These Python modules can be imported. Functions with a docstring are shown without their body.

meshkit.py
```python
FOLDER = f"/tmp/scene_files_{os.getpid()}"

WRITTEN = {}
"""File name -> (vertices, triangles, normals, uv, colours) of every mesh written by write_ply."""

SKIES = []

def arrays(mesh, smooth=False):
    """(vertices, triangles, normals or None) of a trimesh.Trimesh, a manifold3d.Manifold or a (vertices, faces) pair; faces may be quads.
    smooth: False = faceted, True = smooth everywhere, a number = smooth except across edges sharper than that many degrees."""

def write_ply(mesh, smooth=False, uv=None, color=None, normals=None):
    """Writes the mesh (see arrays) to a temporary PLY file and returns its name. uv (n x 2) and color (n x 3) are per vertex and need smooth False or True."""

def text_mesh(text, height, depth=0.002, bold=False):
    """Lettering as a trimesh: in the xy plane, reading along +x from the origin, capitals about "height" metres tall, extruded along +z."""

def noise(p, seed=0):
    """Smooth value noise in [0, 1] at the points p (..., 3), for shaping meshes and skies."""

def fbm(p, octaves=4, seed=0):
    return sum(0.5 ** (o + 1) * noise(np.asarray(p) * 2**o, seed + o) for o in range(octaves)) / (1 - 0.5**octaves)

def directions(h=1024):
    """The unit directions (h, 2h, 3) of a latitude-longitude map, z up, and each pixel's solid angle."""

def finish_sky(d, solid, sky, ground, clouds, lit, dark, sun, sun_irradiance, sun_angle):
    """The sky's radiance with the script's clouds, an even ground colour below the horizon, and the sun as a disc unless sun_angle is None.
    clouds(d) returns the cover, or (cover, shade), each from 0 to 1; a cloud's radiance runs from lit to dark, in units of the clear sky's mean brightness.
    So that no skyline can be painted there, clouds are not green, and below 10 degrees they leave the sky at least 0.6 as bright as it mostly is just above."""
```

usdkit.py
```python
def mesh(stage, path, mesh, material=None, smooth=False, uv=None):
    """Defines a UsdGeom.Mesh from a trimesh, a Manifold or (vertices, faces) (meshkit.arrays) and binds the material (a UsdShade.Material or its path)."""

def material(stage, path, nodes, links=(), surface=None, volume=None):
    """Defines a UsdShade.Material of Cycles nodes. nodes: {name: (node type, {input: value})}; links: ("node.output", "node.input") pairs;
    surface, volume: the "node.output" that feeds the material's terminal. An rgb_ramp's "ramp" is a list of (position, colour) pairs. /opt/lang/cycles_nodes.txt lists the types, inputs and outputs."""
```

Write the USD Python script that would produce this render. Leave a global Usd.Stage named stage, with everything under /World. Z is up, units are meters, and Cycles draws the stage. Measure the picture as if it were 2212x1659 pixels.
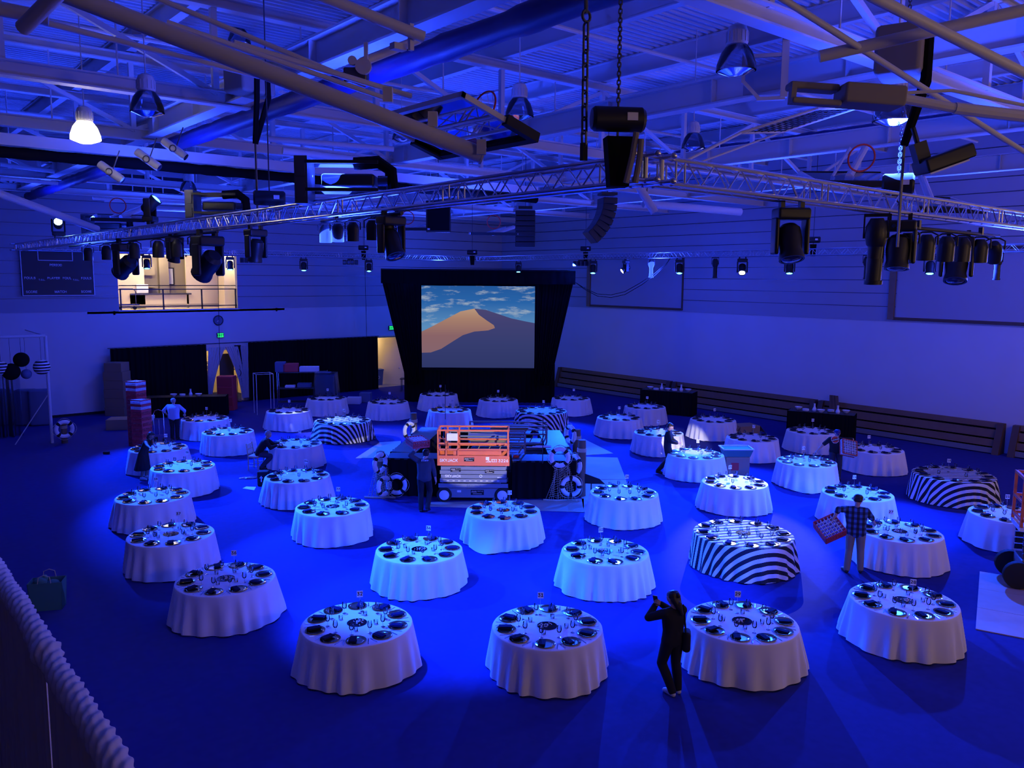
import math, random
import numpy as np, trimesh, manifold3d as m3, usdkit, meshkit
from pxr import Usd, UsdGeom, UsdLux, Gf, Sdf, UsdShade
stage = Usd.Stage.CreateInMemory()
UsdGeom.Xform.Define(stage, '/World'); UsdGeom.Scope.Define(stage, '/World/Looks')
PI = math.pi; rng = np.random.default_rng(7); random.seed(7)
# ---------------------------------------------------------------- camera (room axes: x along the back wall, y along the right wall, z up; metres)
F_PX = 1773.7; EYE = np.array([0, 0, 6.637])
R_ = np.array([0.76579466, -0.64304221, 0.00743372]); U_ = np.array([0.07720252, 0.10340354, 0.99163878]); W_ = np.array([0.63843427, 0.75881778, -0.12883036])
cam = UsdGeom.Camera.Define(stage, '/World/camera')
cam.CreateHorizontalApertureAttr(36.0); cam.CreateVerticalApertureAttr(27.0); cam.CreateFocalLengthAttr(36.0 * F_PX / 2212)
cam.AddTransformOp().Set(Gf.Matrix4d(*R_, 0, *U_, 0, *(-W_), 0, *EYE, 1))
cam.CreateExposureAttr(0.0)
cam.CreateClippingRangeAttr(Gf.Vec2f(0.05, 500))
AZ = math.atan2(R_[1], R_[0])           # heading of the picture's rightward direction on the floor
RH = np.array([math.cos(AZ), math.sin(AZ), 0]); FH = np.array([-math.sin(AZ), math.cos(AZ), 0])
def at(px, py, x=None, y=None, z=None, d=None):     # where the line of sight through a point of the photograph meets a plane of the room
    r = (px - 1106) / F_PX * R_ - (py - 829.5) / F_PX * U_ + W_
    t = (x - EYE[0]) / r[0] if x is not None else (y - EYE[1]) / r[1] if y is not None else (z - EYE[2]) / r[2] if z is not None else d / (r @ FH)
    return EYE + t * r
# ---------------------------------------------------------------- lights
BLUE = (0.006, 0.06, 1.0); DEEP = (0.02, 0.055, 1.0); WARM = (1.0, 0.62, 0.34); COOLW = (0.62, 0.66, 1.0); TZ = 7.69
def lamp(name, pos, color, power, radius=0.1, aim=None, angle=None, soft=0.4):
    l = UsdLux.SphereLight.Define(stage, '/World/' + name); l.CreateRadiusAttr(radius); l.CreateColorAttr(Gf.Vec3f(*color)); l.CreateIntensityAttr(power); l.CreateNormalizeAttr(True)
    m = np.eye(4)
    if aim is not None:
        zv = np.asarray(pos, float) - np.asarray(aim, float); zv /= np.linalg.norm(zv)
        xv = np.cross([0, 0, 1], zv); xv = xv / np.linalg.norm(xv) if np.linalg.norm(xv) > 1e-6 else np.array([1., 0, 0]); yv = np.cross(zv, xv)
        m[0, :3], m[1, :3], m[2, :3] = xv, yv, zv
        s = UsdLux.ShapingAPI.Apply(l.GetPrim()); s.CreateShapingConeAngleAttr(angle); s.CreateShapingConeSoftnessAttr(soft)
    m[3, :3] = pos
    l.AddTransformOp().Set(Gf.Matrix4d(*m.ravel().tolist()))
    return l
KB = 1.0
SPOTS = [  # moving-head beams: (truss position, aim on the floor, half angle, power)
    ((7, 38), (11, 27), 26, 9), ((13, 38.2), (14, 27), 24, 8), ((19, 38.2), (17, 25), 22, 8), ((29.2, 30), (22, 25), 24, 8), ((29.2, 24), (21, 18), 22, 8), ((29.2, 18), (20, 14), 24, 9), ((29.2, 12), (20, 9), 22, 7),
    ((6.5, 30), (9, 22), 26, 8), ((6.5, 22), (10, 16), 26, 7), ((6.5, 14), (9, 13), 26, 5), ((14, 6), (13, 13), 26, 4), ((22, 6), (21, 12), 26, 5),
    ((26, 38.2), (26, 30), 22, 8), ((24, 38), (13, 11), 13, 30), ((29.2, 27), (14, 9), 13, 26)]
for i, (p, a, an, pw) in enumerate(SPOTS):
    lamp('beam_light_%03d' % i, (p[0], p[1], 7.2), BLUE, 780 * pw * KB, 0.14, (a[0], a[1], 0), an, 0.5)
UPLIGHT_XY = [(6.4, 12), (6.4, 20), (6.4, 28), (6.4, 36), (13, 38), (20, 38), (27, 38), (29.4, 32), (29.4, 25), (29.4, 18), (29.4, 11), (12, 5.6), (18, 5.6), (24, 5.6), (16, 21), (21, 27), (14, 29), (22, 14)]  # positions shared by the unseen roof uplights and the wall fill
for i, (x, y) in enumerate(UPLIGHT_XY):
    lamp('unseen_uplight_%03d' % i, (x, y, 8.2), DEEP, 330, 0.35, (x, y, 14), 78, 0.8)  # unseen blue uplights, placed to light the roof from below
    if i % 2 == 0: lamp('blue_fill_light_%03d' % i, (x, y, 7.0), DEEP, 150, 0.4)  # weak blue fill added to brighten the walls
WHITE = [((12, 5.7), at(960, 985, z=0.9), 5.2, 2600, 0.08), ((29.3, 19.5), (18.6, 12.2, 0.7), 7.5, 4500, 0.5), ((10, 38.2), (16.2, 31.2, 0.6), 8, 3000, 0.6), ((11.0, 5.7), (25.2, 19.6, 0.3), 3.4, 5000, 0.3)]
for i, (p, a, an, pw, so) in enumerate(WHITE):
    lamp('white_light_%03d' % i, (p[0], p[1], 7.25), COOLW if i not in (0, 3) else (1, .93, .82), pw, 0.04, a, an, so)
lamp('unseen_warm_light_000', (14.0, -7.0, 7.5), WARM, 190, 0.5); lamp('unseen_warm_light_001', (6.0, -8.0, 7.8), WARM, 105, 0.5); lamp('unseen_warm_light_002', (30, 0.5, 7.8), WARM, 190, 0.6)  # out of view, placed to warm the near sides of tables and truss
# ---------------------------------------------------------------- mesh helpers: a mesh is (vertices, triangles)
def J(*ms):
    v, f, n = [], [], 0
    for a, b in ms:
        v.append(np.asarray(a, float)); f.append(np.asarray(b, int) + n); n += len(a)
    return np.vstack(v), np.vstack(f)
def T(m, loc=(0, 0, 0), rz=0, rx=0, ry=0, s=1):
    v = np.asarray(m[0], float) * s
    for ang, (a, b) in ((rx, (1, 2)), (ry, (2, 0)), (rz, (0, 1))):
        if ang:
            c, q = math.cos(ang), math.sin(ang); va = v[:, a] * c - v[:, b] * q; vb = v[:, a] * q + v[:, b] * c; v = v.copy(); v[:, a], v[:, b] = va, vb
    return v + np.asarray(loc, float), m[1]
_BF = np.array([[0, 2, 1], [0, 3, 2], [4, 5, 6], [4, 6, 7], [0, 1, 5], [0, 5, 4], [1, 2, 6], [1, 6, 5], [2, 3, 7], [2, 7, 6], [3, 0, 4], [3, 4, 7]])
def box(c, s, rz=0):
    v = np.array([[-1, -1, -1], [1, -1, -1], [1, 1, -1], [-1, 1, -1], [-1, -1, 1], [1, -1, 1], [1, 1, 1], [-1, 1, 1]], float) * np.asarray(s, float) / 2
    return T((v, _BF), c, rz)
def hexa(p):  # eight corners, bottom ring then top ring
    return np.asarray(p, float), _BF
def frame(d):
    d = np.asarray(d, float); d = d / np.linalg.norm(d); a = np.cross(d, [0, 0, 1.0])
    if np.linalg.norm(a) < 1e-5: a = np.array([1., 0, 0])
    a /= np.linalg.norm(a); return a, np.cross(d, a), d
def bar(p0, p1, w, h):  # rectangular bar from p0 to p1, w sideways, h upwards
    p0, p1 = np.asarray(p0, float), np.asarray(p1, float); a, b, d = frame(p1 - p0)
    o = [(-w / 2) * a + (-h / 2) * b, (w / 2) * a + (-h / 2) * b, (w / 2) * a + (h / 2) * b, (-w / 2) * a + (h / 2) * b]
    return np.array([p0 + x for x in o] + [p1 + x for x in o]), _BF
def cyl(p0, p1, r, r1=None, n=10):
    p0, p1 = np.asarray(p0, float), np.asarray(p1, float); a, b, d = frame(p1 - p0); r1 = r if r1 is None else r1
    t = np.arange(n) * 2 * PI / n; c = np.cos(t)[:, None] * a + np.sin(t)[:, None] * b
    v = np.vstack([p0 + r * c, p1 + r1 * c, p0[None], p1[None]]); i = np.arange(n); k = (i + 1) % n
    return v, np.vstack([np.stack([i, k, i + n], 1), np.stack([k, k + n, i + n], 1), np.stack([k, i, np.full(n, 2 * n)], 1), np.stack([i + n, k + n, np.full(n, 2 * n + 1)], 1)])
def tube(pts, r, n=8, closed=False):
    P = np.asarray(pts, float); m = len(P); r = np.broadcast_to(r, m)
    tg = np.roll(P, -1, 0) - np.roll(P, 1, 0) if closed else np.gradient(P, axis=0)
    tg /= np.maximum(np.linalg.norm(tg, axis=1, keepdims=True), 1e-9)
    a = frame(tg[0])[0]; A = []
    for t in tg:
        a = a - t * (a @ t); a = a / max(np.linalg.norm(a), 1e-9); A.append(a)
    A = np.array(A); B = np.cross(tg, A); th = np.arange(n) * 2 * PI / n
    v = (P[:, None] + r[:, None, None] * (np.cos(th)[None, :, None] * A[:, None] + np.sin(th)[None, :, None] * B[:, None])).reshape(-1, 3)
    f = []; M = m if closed else m - 1
    i = np.arange(n); k = (i + 1) % n
    for q in range(M):
        o, w = q * n, ((q + 1) % m) * n
        f += [np.stack([o + i, o + k, w + i], 1), np.stack([o + k, w + k, w + i], 1)]
    if not closed:
        v = np.vstack([v, P[:1], P[-1:]]); f += [np.stack([k, i, np.full(n, m * n)], 1), np.stack([(m - 1) * n + i, (m - 1) * n + k, np.full(n, m * n + 1)], 1)]
    return v, np.vstack(f)
def lathe(prof, n=20, loc=(0, 0, 0)):
    prof = np.asarray(prof, float); th = np.arange(n) * 2 * PI / n; m = len(prof)
    v = np.stack([prof[:, None, 0] * np.cos(th), prof[:, None, 0] * np.sin(th), np.broadcast_to(prof[:, None, 1], (m, n))], -1).reshape(-1, 3)
    i = np.arange(n); k = (i + 1) % n; f = []
    for q in range(m - 1):
        o, w = q * n, (q + 1) * n; f += [np.stack([o + i, o + k, w + i], 1), np.stack([o + k, w + k, w + i], 1)]
    return v + np.asarray(loc, float), np.vstack(f)
def ball(c, s, n=2):
    m = trimesh.creation.icosphere(n, 1.0); return np.array(m.vertices) * np.asarray(s, float) + np.asarray(c, float), np.array(m.faces)
def M2(m):
    q = m.to_mesh(); return np.array(q.vert_properties[:, :3], float), np.array(q.tri_verts, int)
def rbox(c, s, r=0.02, rz=0, n=8):
    s = np.asarray(s, float) / 2 - r
    h = m3.Manifold.batch_hull([m3.Manifold.sphere(r, n).translate([x * s[0], y * s[1], z * s[2]]) for x in (-1, 1) for y in (-1, 1) for z in (-1, 1)])
    return T(M2(h), c, rz)
def prism(poly, h, c=(0, 0, 0)):  # polygon in xy extruded along z
    return T(M2(m3.Manifold.extrude(m3.CrossSection([poly]), h)), c)
def text(s, h, depth=0.004, center=True, bold=False):
    m = meshkit.text_mesh(s, h, depth, bold); v = np.array(m.vertices)
    if center: v = v - np.array([(v[:, 0].min() + v[:, 0].max()) / 2, (v[:, 1].min() + v[:, 1].max()) / 2, 0])
    return v, np.array(m.faces)
def wall_text(s, h, p, rz, depth=0.004, bold=False):  # upright lettering at p facing local -y turned by rz
    return T(T(text(s, h, depth, True, bold), rx=PI / 2), p, rz)
def torus(c, R, r, n=28, k=8, rx=0, ry=0, rz=0, arc=(0, 2 * PI)):
    full = arc[1] - arc[0] > 6.28; t = np.linspace(arc[0], arc[1], n, endpoint=not full)
    return T(tube(np.stack([R * np.cos(t), R * np.sin(t), 0 * t], 1), r, k, full), c, rz, rx, ry)
# ---------------------------------------------------------------- scene helpers
_used = {}
def numbered(path):
    k = _used.get(path, -1) + 1; _used[path] = k
    return path if k == 0 else f'{path}_{k:03d}'
def mat4(loc, rz=0, rx=0, ry=0, s=1):
    b = T((np.eye(3), None), (0, 0, 0), rz, rx, ry, s)[0]; m = np.eye(4); m[:3, :3] = b; m[3, :3] = loc
    return Gf.Matrix4d(*m.ravel().tolist())
def tag(p, label=None, cat=None, group=None, kind=None):
    p = p.GetPrim() if hasattr(p, 'GetPrim') else p
    for k, v in (('label', label), ('category', cat), ('group', group), ('kind', kind)):
        if v: p.SetCustomDataByKey(k, v)
    return p
def obj(name, mesh, m, parent=None, label=None, cat=None, group=None, kind=None, smooth=35, uv=None):
    path = numbered((str(parent.GetPath()) if parent else '/World') + '/' + name)
    p = usdkit.mesh(stage, path, mesh, MAT[m] if isinstance(m, str) else m, smooth=smooth, uv=uv).GetPrim()
    return tag(p, label, cat, group, kind)
def thing(name, label, cat, loc=(0, 0, 0), rz=0, group=None, kind=None, rx=0, ry=0, s=1):
    x = UsdGeom.Xform.Define(stage, numbered('/World/' + name)); x.AddTransformOp().Set(mat4(loc, rz, rx, ry, s))
    return tag(x.GetPrim(), label, cat, group, kind)
def dup(root, loc, rz=0, label=None, group=None, rx=0, ry=0, s=1):
    base = root.GetName()
    while base[-4:-3] == '_' and base[-3:].isdigit(): base = base[:-4]
    x = UsdGeom.Xform.Define(stage, numbered('/World/' + base)); p = x.GetPrim()
    p.GetReferences().AddInternalReference(root.GetPath()); p.SetInstanceable(True)
    p.GetAttribute('xformOp:transform').Set(mat4(loc, rz, rx, ry, s))
    was = root.GetCustomData(); tag(p, label or was.get('label'), was.get('category'), group or was.get('group'))
    return p
# ---------------------------------------------------------------- materials
MAT = {}
def pm(name, color, rough=0.6, metal=0.0, spec=0.5, emit=None, estr=1.0, noise=None, bump=None):
    n = {'p': ('principled_bsdf', {'base_color': color, 'roughness': rough, 'metallic': metal, 'specular_ior_level': spec})}; l = []
    if emit: n['p'][1].update({'emission_color': emit, 'emission_strength': estr})
    if noise or bump: n['c'] = ('texture_coordinate', {})
    if noise:  # (scale, second colour)
        n['n'] = ('noise_texture', {'scale': noise[0], 'detail': 3.0}); n['m'] = ('mix', {'color1': color, 'color2': noise[1]})
        l += [('c.object', 'n.vector'), ('n.fac', 'm.fac'), ('m.color', 'p.base_color')]
    if bump:
        n['b'] = ('noise_texture', {'scale': bump[0], 'detail': 2.0}); n['q'] = ('bump', {'strength': bump[1], 'distance': bump[2]})
        l += [('c.object', 'b.vector'), ('b.fac', 'q.height'), ('q.normal', 'p.normal')]
    MAT[name] = usdkit.material(stage, '/World/Looks/' + name, n, l, surface='p.BSDF')
pm('carpet', (.030, .036, .20), .95, spec=.1, noise=(6.0, (.022, .028, .15)), bump=(220, .4, .004))
pm('plywood', (.52, .38, .27), .7, noise=(3.0, (.42, .30, .21)))
pm('mat_tan', (.40, .37, .28), .9, noise=(2.0, (.33, .31, .24)))
pm('wall_upper', (.36, .36, .40), .9, bump=(30, .3, .01)); pm('wall_lower', (.60, .60, .62), .85, noise=(.6, (.54, .54, .57)))
pm('white_paint', (.62, .61, .60), .5); pm('deck', (.55, .55, .57), .6); pm('cream', (.80, .70, .50), .8); pm('cream_dark', (.42, .36, .28), .8)
pm('oak', (.26, .16, .09), .55, noise=(4.0, (.20, .12, .065))); pm('oak_dark', (.10, .055, .03), .6); pm('bench_grey', (.20, .20, .21), .6)
pm('black_cloth', (.006, .006, .008), .95, spec=.1); pm('black_metal', (.012, .012, .014), .45); pm('black_rubber', (.015, .015, .015), .8)
pm('aluminium', (.72, .72, .74), .32, 1.0); pm('chrome', (.8, .8, .82), .12, 1.0); pm('steel_dark', (.12, .12, .13), .4, .8)
pm('navy_vinyl', (.010, .012, .14), .5); pm('linen', (.84, .83, .82), .85, spec=.2); pm('sheer', (.62, .58, .55), .9, spec=.2)
pm('napkin', (.010, .012, .055), .9, spec=.1); pm('gold_plate', (.56, .46, .28), .20, 1.0); pm('gold_rim', (.50, .40, .22), .16, 1.0)
pm('card', (.85, .85, .85), .7); pm('ink', (.01, .01, .012), .8); pm('sign_white', (.75, .75, .78), .6)
pm('orange_paint', (.78, .17, .065), .45); pm('grey_paint', (.20, .22, .25), .5); pm('red_plastic', (.62, .055, .06), .5); pm('white_plastic', (.75, .76, .80), .5)
pm('cardboard', (.30, .20, .12), .85); pm('rope', (.5, .44, .32), .9); pm('pile', (.16, .11, .07), .9); pm('buoy', (.82, .82, .80), .6)
pm('skin', (.55, .33, .24), .6); pm('skin_dark', (.30, .17, .12), .6); pm('hair', (.02, .014, .01), .5); pm('hair_grey', (.32, .31, .30), .6); pm('denim', (.03, .04, .08), .9); pm('khaki', (.30, .25, .17), .9)
pm('tee_black', (.010, .010, .013), .9); pm('tee_grey', (.06, .06, .07), .9); pm('shirt_blue', (.42, .52, .72), .85); pm('shoe', (.02, .02, .022), .6); pm('shoe_white', (.6, .6, .62), .6)
pm('rim_orange', (.72, .05, .025), .45); pm('red_trim', (.5, .04, .03), .6); pm('gold_chair', (.62, .42, .20), .45); pm('bag_green', (.05, .20, .17), .7); pm('canvas', (.28, .25, .22), .95)
pm('bin_blue', (.10, .14, .25), .5); pm('dark_glass', (.012, .014, .03), .15); pm('scoreboard', (.028, .018, .02), .5); pm('mirror', (.05, .05, .06), .05, 1.0); pm('shell', (.75, .66, .55), .7)
pm('lens_on', (0, 0, 0), .3, emit=(.05, .45, 1.0), estr=14); pm('lens_bright', (0, 0, 0), .3, emit=(.25, .62, 1.0), estr=40); pm('lens_white', (0, 0, 0), .3, emit=(.75, .72, 1.0), estr=30); pm('lens_off', (.02, .025, .05), .1)
pm('bulb_warm', (0, 0, 0), .3, emit=(1, .78, .45), estr=12); pm('exit_green', (0, 0, 0), .4, emit=(.02, 1.0, .25), estr=1.0); pm('phone_lit', (0, 0, 0), .3, emit=(.85, .9, 1.0), estr=1.5)
def glassy(name, tint, ior=1.45, rough=0.03):
    MAT[name] = usdkit.material(stage, '/World/Looks/' + name, {'f': ('fresnel', {'IOR': ior}), 't': ('transparent_bsdf', {'color': tint}), 'g': ('glossy_bsdf', {'color': (1, 1, 1), 'roughness': rough}), 'm': ('mix_closure', {})},
        [('f.fac', 'm.fac'), ('t.BSDF', 'm.closure1'), ('g.BSDF', 'm.closure2')], surface='m.closure')
glassy('glass', (.90, .92, .95)); glassy('acrylic', (.72, .74, .80), 1.5, .1); glassy('board_glass', (.80, .82, .86)); glassy('film', (.72, .75, .80), 1.5, .2)
MAT['lit_shade'] = usdkit.material(stage, '/World/Looks/lit_shade', {'e': ('emission', {'color': (1, .86, .55), 'strength': 3.0}), 'a': ('translucent_bsdf', {'color': (.7, .7, .7)}), 'm': ('add_closure', {})}, [('e.emission', 'm.closure1'), ('a.BSDF', 'm.closure2')], surface='m.closure')
MAT['stripe'] = usdkit.material(stage, '/World/Looks/stripe', {'u': ('texture_coordinate', {}), 's': ('separate_xyz', {}), 'x': ('math', {'math_type': 'multiply', 'value2': 5.3}), 'r': ('math', {'math_type': 'fraction'}), 'h': ('math', {'math_type': 'less_than', 'value2': .5}),
    'm': ('mix', {'color1': (.82, .82, .82), 'color2': (.012, .012, .02)}), 'p': ('principled_bsdf', {'roughness': .85})},
    [('u.UV', 's.vector'), ('s.x', 'x.value1'), ('x.value', 'r.value1'), ('r.value', 'h.value1'), ('h.value', 'm.fac'), ('m.color', 'p.base_color')], surface='p.BSDF')
# ---------------------------------------------------------------- the setting
BY, RX, DK, LX, NY = 42.5, 34.8, 12.75, -16.0, -14.0     # back wall, right wall, deck height, far left and near limits
obj('floor', box(((LX + RX) / 2, (NY + BY) / 2 + 3, -.05), (RX - LX + 2, BY - NY + 8, .1)), 'carpet', kind='structure', smooth=False)
def wall_with_holes(name, u0, u1, z0, z1, holes, plane, thick, m, axis):
    cuts = sorted({u0, u1, *[h[0] for h in holes], *[h[1] for h in holes]}); parts = []
    for a, b in zip(cuts, cuts[1:]):
        zs = [(z0, z1)]
        for h in holes:
            if h[0] <= a and h[1] >= b: zs = [(p, q) for s, e in zs for p, q in ((s, min(e, h[2])), (max(s, h[3]), e)) if q > p + 1e-6]
        for p, q in zs:
            c, s = ((a + b) / 2, plane + thick / 2, (p + q) / 2), (b - a, thick, q - p)
            parts.append(box(c if axis == 'x' else (c[1], c[0], c[2]), s if axis == 'x' else (s[1], s[0], s[2])))
    return J(*parts)
OPEN = (11.02, 16.86, 4.92, 7.62); DOOR = (25.12, 27.3, 0, 3.02); CDOOR = (15.1, 17.0, 0, 2.75); CLER = (11.0, 14.4, 10.6, 11.38)
wb = obj('wall_back', wall_with_holes('', LX, RX + .3, 0, 4.9, [DOOR, CDOOR], BY, .3, '', 'x'), 'wall_lower', kind='structure', smooth=False)
obj('upper_cladding', wall_with_holes('', LX, RX + .3, 4.9, DK + .4, [OPEN, CLER], BY - .03, .3, '', 'x'), 'wall_upper', wb, smooth=False)
for k in range(14):  # horizontal panel joints of the upper wall, each a shadow-gap strip
    z = 5.52 + k * .56
    segs = [box(((LX + OPEN[0]) / 2, BY - .035, z), (OPEN[0] - LX, .02, .03)), box(((OPEN[1] + RX) / 2, BY - .035, z), (RX - OPEN[1], .02, .03))] if OPEN[2] < z < OPEN[3] else [box(((LX + RX) / 2, BY - .035, z), (RX - LX, .02, .03))]
    obj('joint', J(*segs), 'steel_dark', wb, smooth=False)
wr = obj('wall_right', box((RX + .15, (NY + BY) / 2, 2.45), (.3, BY - NY, 4.9)), 'wall_lower', kind='structure', smooth=False)
obj('upper_cladding', box((RX + .12, (NY + BY) / 2, 8.9), (.3, BY - NY, 8.0)), 'wall_upper', wr, smooth=False)
for k in range(14): obj('joint', box((RX - .035, (NY + BY) / 2, 5.52 + k * .56), (.02, BY - NY, .03)), 'steel_dark', wr, smooth=False)
for y0, y1, zt in ((27.45, 34.45, 7.75), (4.0, 16.5, 7.9)):  # two recessed boards framed in timber on the upper right wall
    tr = obj('trim', box((RX - .07, y1 - .12, (4.98 + zt) / 2), (.12, .26, zt - 4.98)), 'oak', kind='structure', smooth=False)
    obj('board', box((RX - .045, (y0 + y1) / 2 - .15, (4.98 + zt) / 2), (.04, y1 - y0 - .3, zt - 5.0)), 'wall_upper', tr, smooth=False)
    obj('rail', box((RX - .06, (y0 + y1) / 2 - .1, 5.03), (.08, y1 - y0 - .2, .12)), 'oak_dark', tr, smooth=False)
    obj('rail', box((RX - .06, (y0 + y1) / 2 - .1, zt), (.08, y1 - y0 - .2, .10)), 'oak_dark', tr, smooth=False)
    obj('rail', box((RX - .06, y0, (4.98 + zt) / 2), (.06, .08, zt - 4.98)), 'oak_dark', tr, smooth=False)
obj('wall_left', box((LX - .15, (NY + BY) / 2, 6.5), (.3, BY - NY, 13)), 'wall_upper', kind='structure', smooth=False)
obj('wall_near', box(((LX + RX) / 2, NY - .15, 6.5), (RX - LX, .3, 13)), 'wall_upper', kind='structure', smooth=False)
# corrugated roof deck, ribs running along x
ys = []; y = NY
while y < BY + .3: ys += [(y, 0), (y + .07, 0), (y + .10, .09), (y + .20, .09)]; y += .23
ys.append((y, 0)); v = np.array([[x, a, DK + b] for a, b in ys for x in (LX, RX + .3)]); n = len(ys)
obj('ceiling', (v, np.vstack([[[2 * i, 2 * i + 1, 2 * i + 3], [2 * i, 2 * i + 3, 2 * i + 2]] for i in range(n - 1)])), 'deck', kind='structure', smooth=False)
bl = obj('baseboard_back', J(box(((LX + 10.4) / 2, BY - .02, .06), (10.4 - LX, .04, .12)), box((26, BY + 2.5, .06), (2.2, .03, .12))), 'black_rubber', kind='structure', smooth=False)
def ibeam(p0, p1, w, h, t=.03):  # rolled steel section between two points
    p0, p1 = np.asarray(p0, float), np.asarray(p1, float); z = np.array([0, 0, h / 2 - t / 2])
    return J(bar(p0 + z, p1 + z, w, t), bar(p0 - z, p1 - z, w, t), bar(p0, p1, t * .7, h - 2 * t))
PX = [2.75 + 3.75 * k for k in range(-4, 9)]; TY = [-.2, 6.8, 17.15, 22.85, 28.65, 34.5, 40.3]
for k, x in enumerate(PX):
    obj('roof_beam', ibeam((x, NY, 12.47), (x, BY, 12.47), .22, .52), 'white_paint', label='white steel roof beam carrying the corrugated deck', cat='roof beam', group='roof beams under the deck', smooth=False)
TN = ['behind the camera', 'nearest in view', 'second from the front', 'third from the front', 'fourth from the front', 'second from the back wall', 'just before the back wall']
for j, y in enumerate(TY):
    if j == 0: continue
    t = thing('roof_truss', 'white steel roof truss with open web, ' + TN[j], 'roof truss', (0, 0, 0), group='roof trusses along the back-wall direction')
    obj('bottom_chord', ibeam((LX, y, 10.2), (RX, y, 10.2), .26, .28), 'white_paint', t, smooth=False)
    obj('top_chord', ibeam((LX, y, 12.06), (RX, y, 12.06), .26, .22), 'white_paint', t, smooth=False)
    for k, x in enumerate(PX):
        obj('post', box((x, y, 11.15), (.12, .12, 1.7)), 'white_paint', t, smooth=False)
        if k + 1 < len(PX):
            a, b = (10.3, 11.95) if (k % 2) else (11.95, 10.3)
            obj('diagonal', bar((x, y, a), (PX[k + 1], y, b), .10, .10), 'white_paint', t, smooth=False)
    for x in PX[3:-1]: obj('sag_rod', cyl((x + 1.9, y, 10.3), (x + 1.9, y, 11.95), .018, n=5), 'white_paint', t, smooth=False)
for x, nm in ((6.85, 'left'), (14.2, 'middle'), (21.7, 'right'), (29.2, 'far right')):
    t = thing('girder', 'deep white steel girder crossing the roof trusses, %s one' % nm, 'girder')
    obj('web_beam', ibeam((x, NY + .1, 10.38), (x, BY - .1, 10.38), .34, .52, .035), 'white_paint', t, smooth=False)
    for q in np.arange(2, 42, 2.85): obj('stiffener', box((x, q, 10.38), (.3, .02, .46)), 'white_paint', t, smooth=False)
def bumpy_roll(p0, p1, r, n=160, seed=1):
    P = np.linspace(p0, p1, n); g = np.random.default_rng(seed)
    return tube(P, r * (1 + .035 * np.sin(np.arange(n) * .9) + .03 * g.standard_normal(n)), 12)
obj('curtain_roll', bumpy_roll((7.35, 3, 9.98), (7.35, 41.6, 9.98), .19), 'navy_vinyl', label='navy divider curtain rolled up under the left girder', cat='rolled curtain')
obj('curtain_roll', bumpy_roll((26.7, 1, 11.35), (26.7, 41.6, 11.35), .34, seed=3), 'navy_vinyl', label='thick navy divider curtain rolled up beyond the right girder', cat='rolled curtain')
t = thing('curtain_roll', 'dark divider curtain rolled under a white header beam, in front of the back wall', 'rolled curtain')
obj('header_beam', box((2, 22.0, 9.63), (35, .35, .26)), 'white_paint', t, smooth=False); obj('roll', bumpy_roll((LX + 1, 21.95, 9.35), (19.5, 21.95, 9.35), .13, 220, 5), 'black_cloth', t)
for p0, p1 in (((10.0, 3, 11.7), (10.0, 41, 11.7)), ((12.5, 3, 12.1), (12.5, 41, 12.1)), ((17.9, 2, 11.75), (17.9, 41, 11.75)), ((24, 1, 10.95), (24, 41, 10.95))):
    obj('sprinkler_pipe', cyl(p0, p1, .045, n=8), 'white_paint', label='white sprinkler pipe running under the roof beams', cat='pipe', group='sprinkler pipes under the roof')
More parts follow.
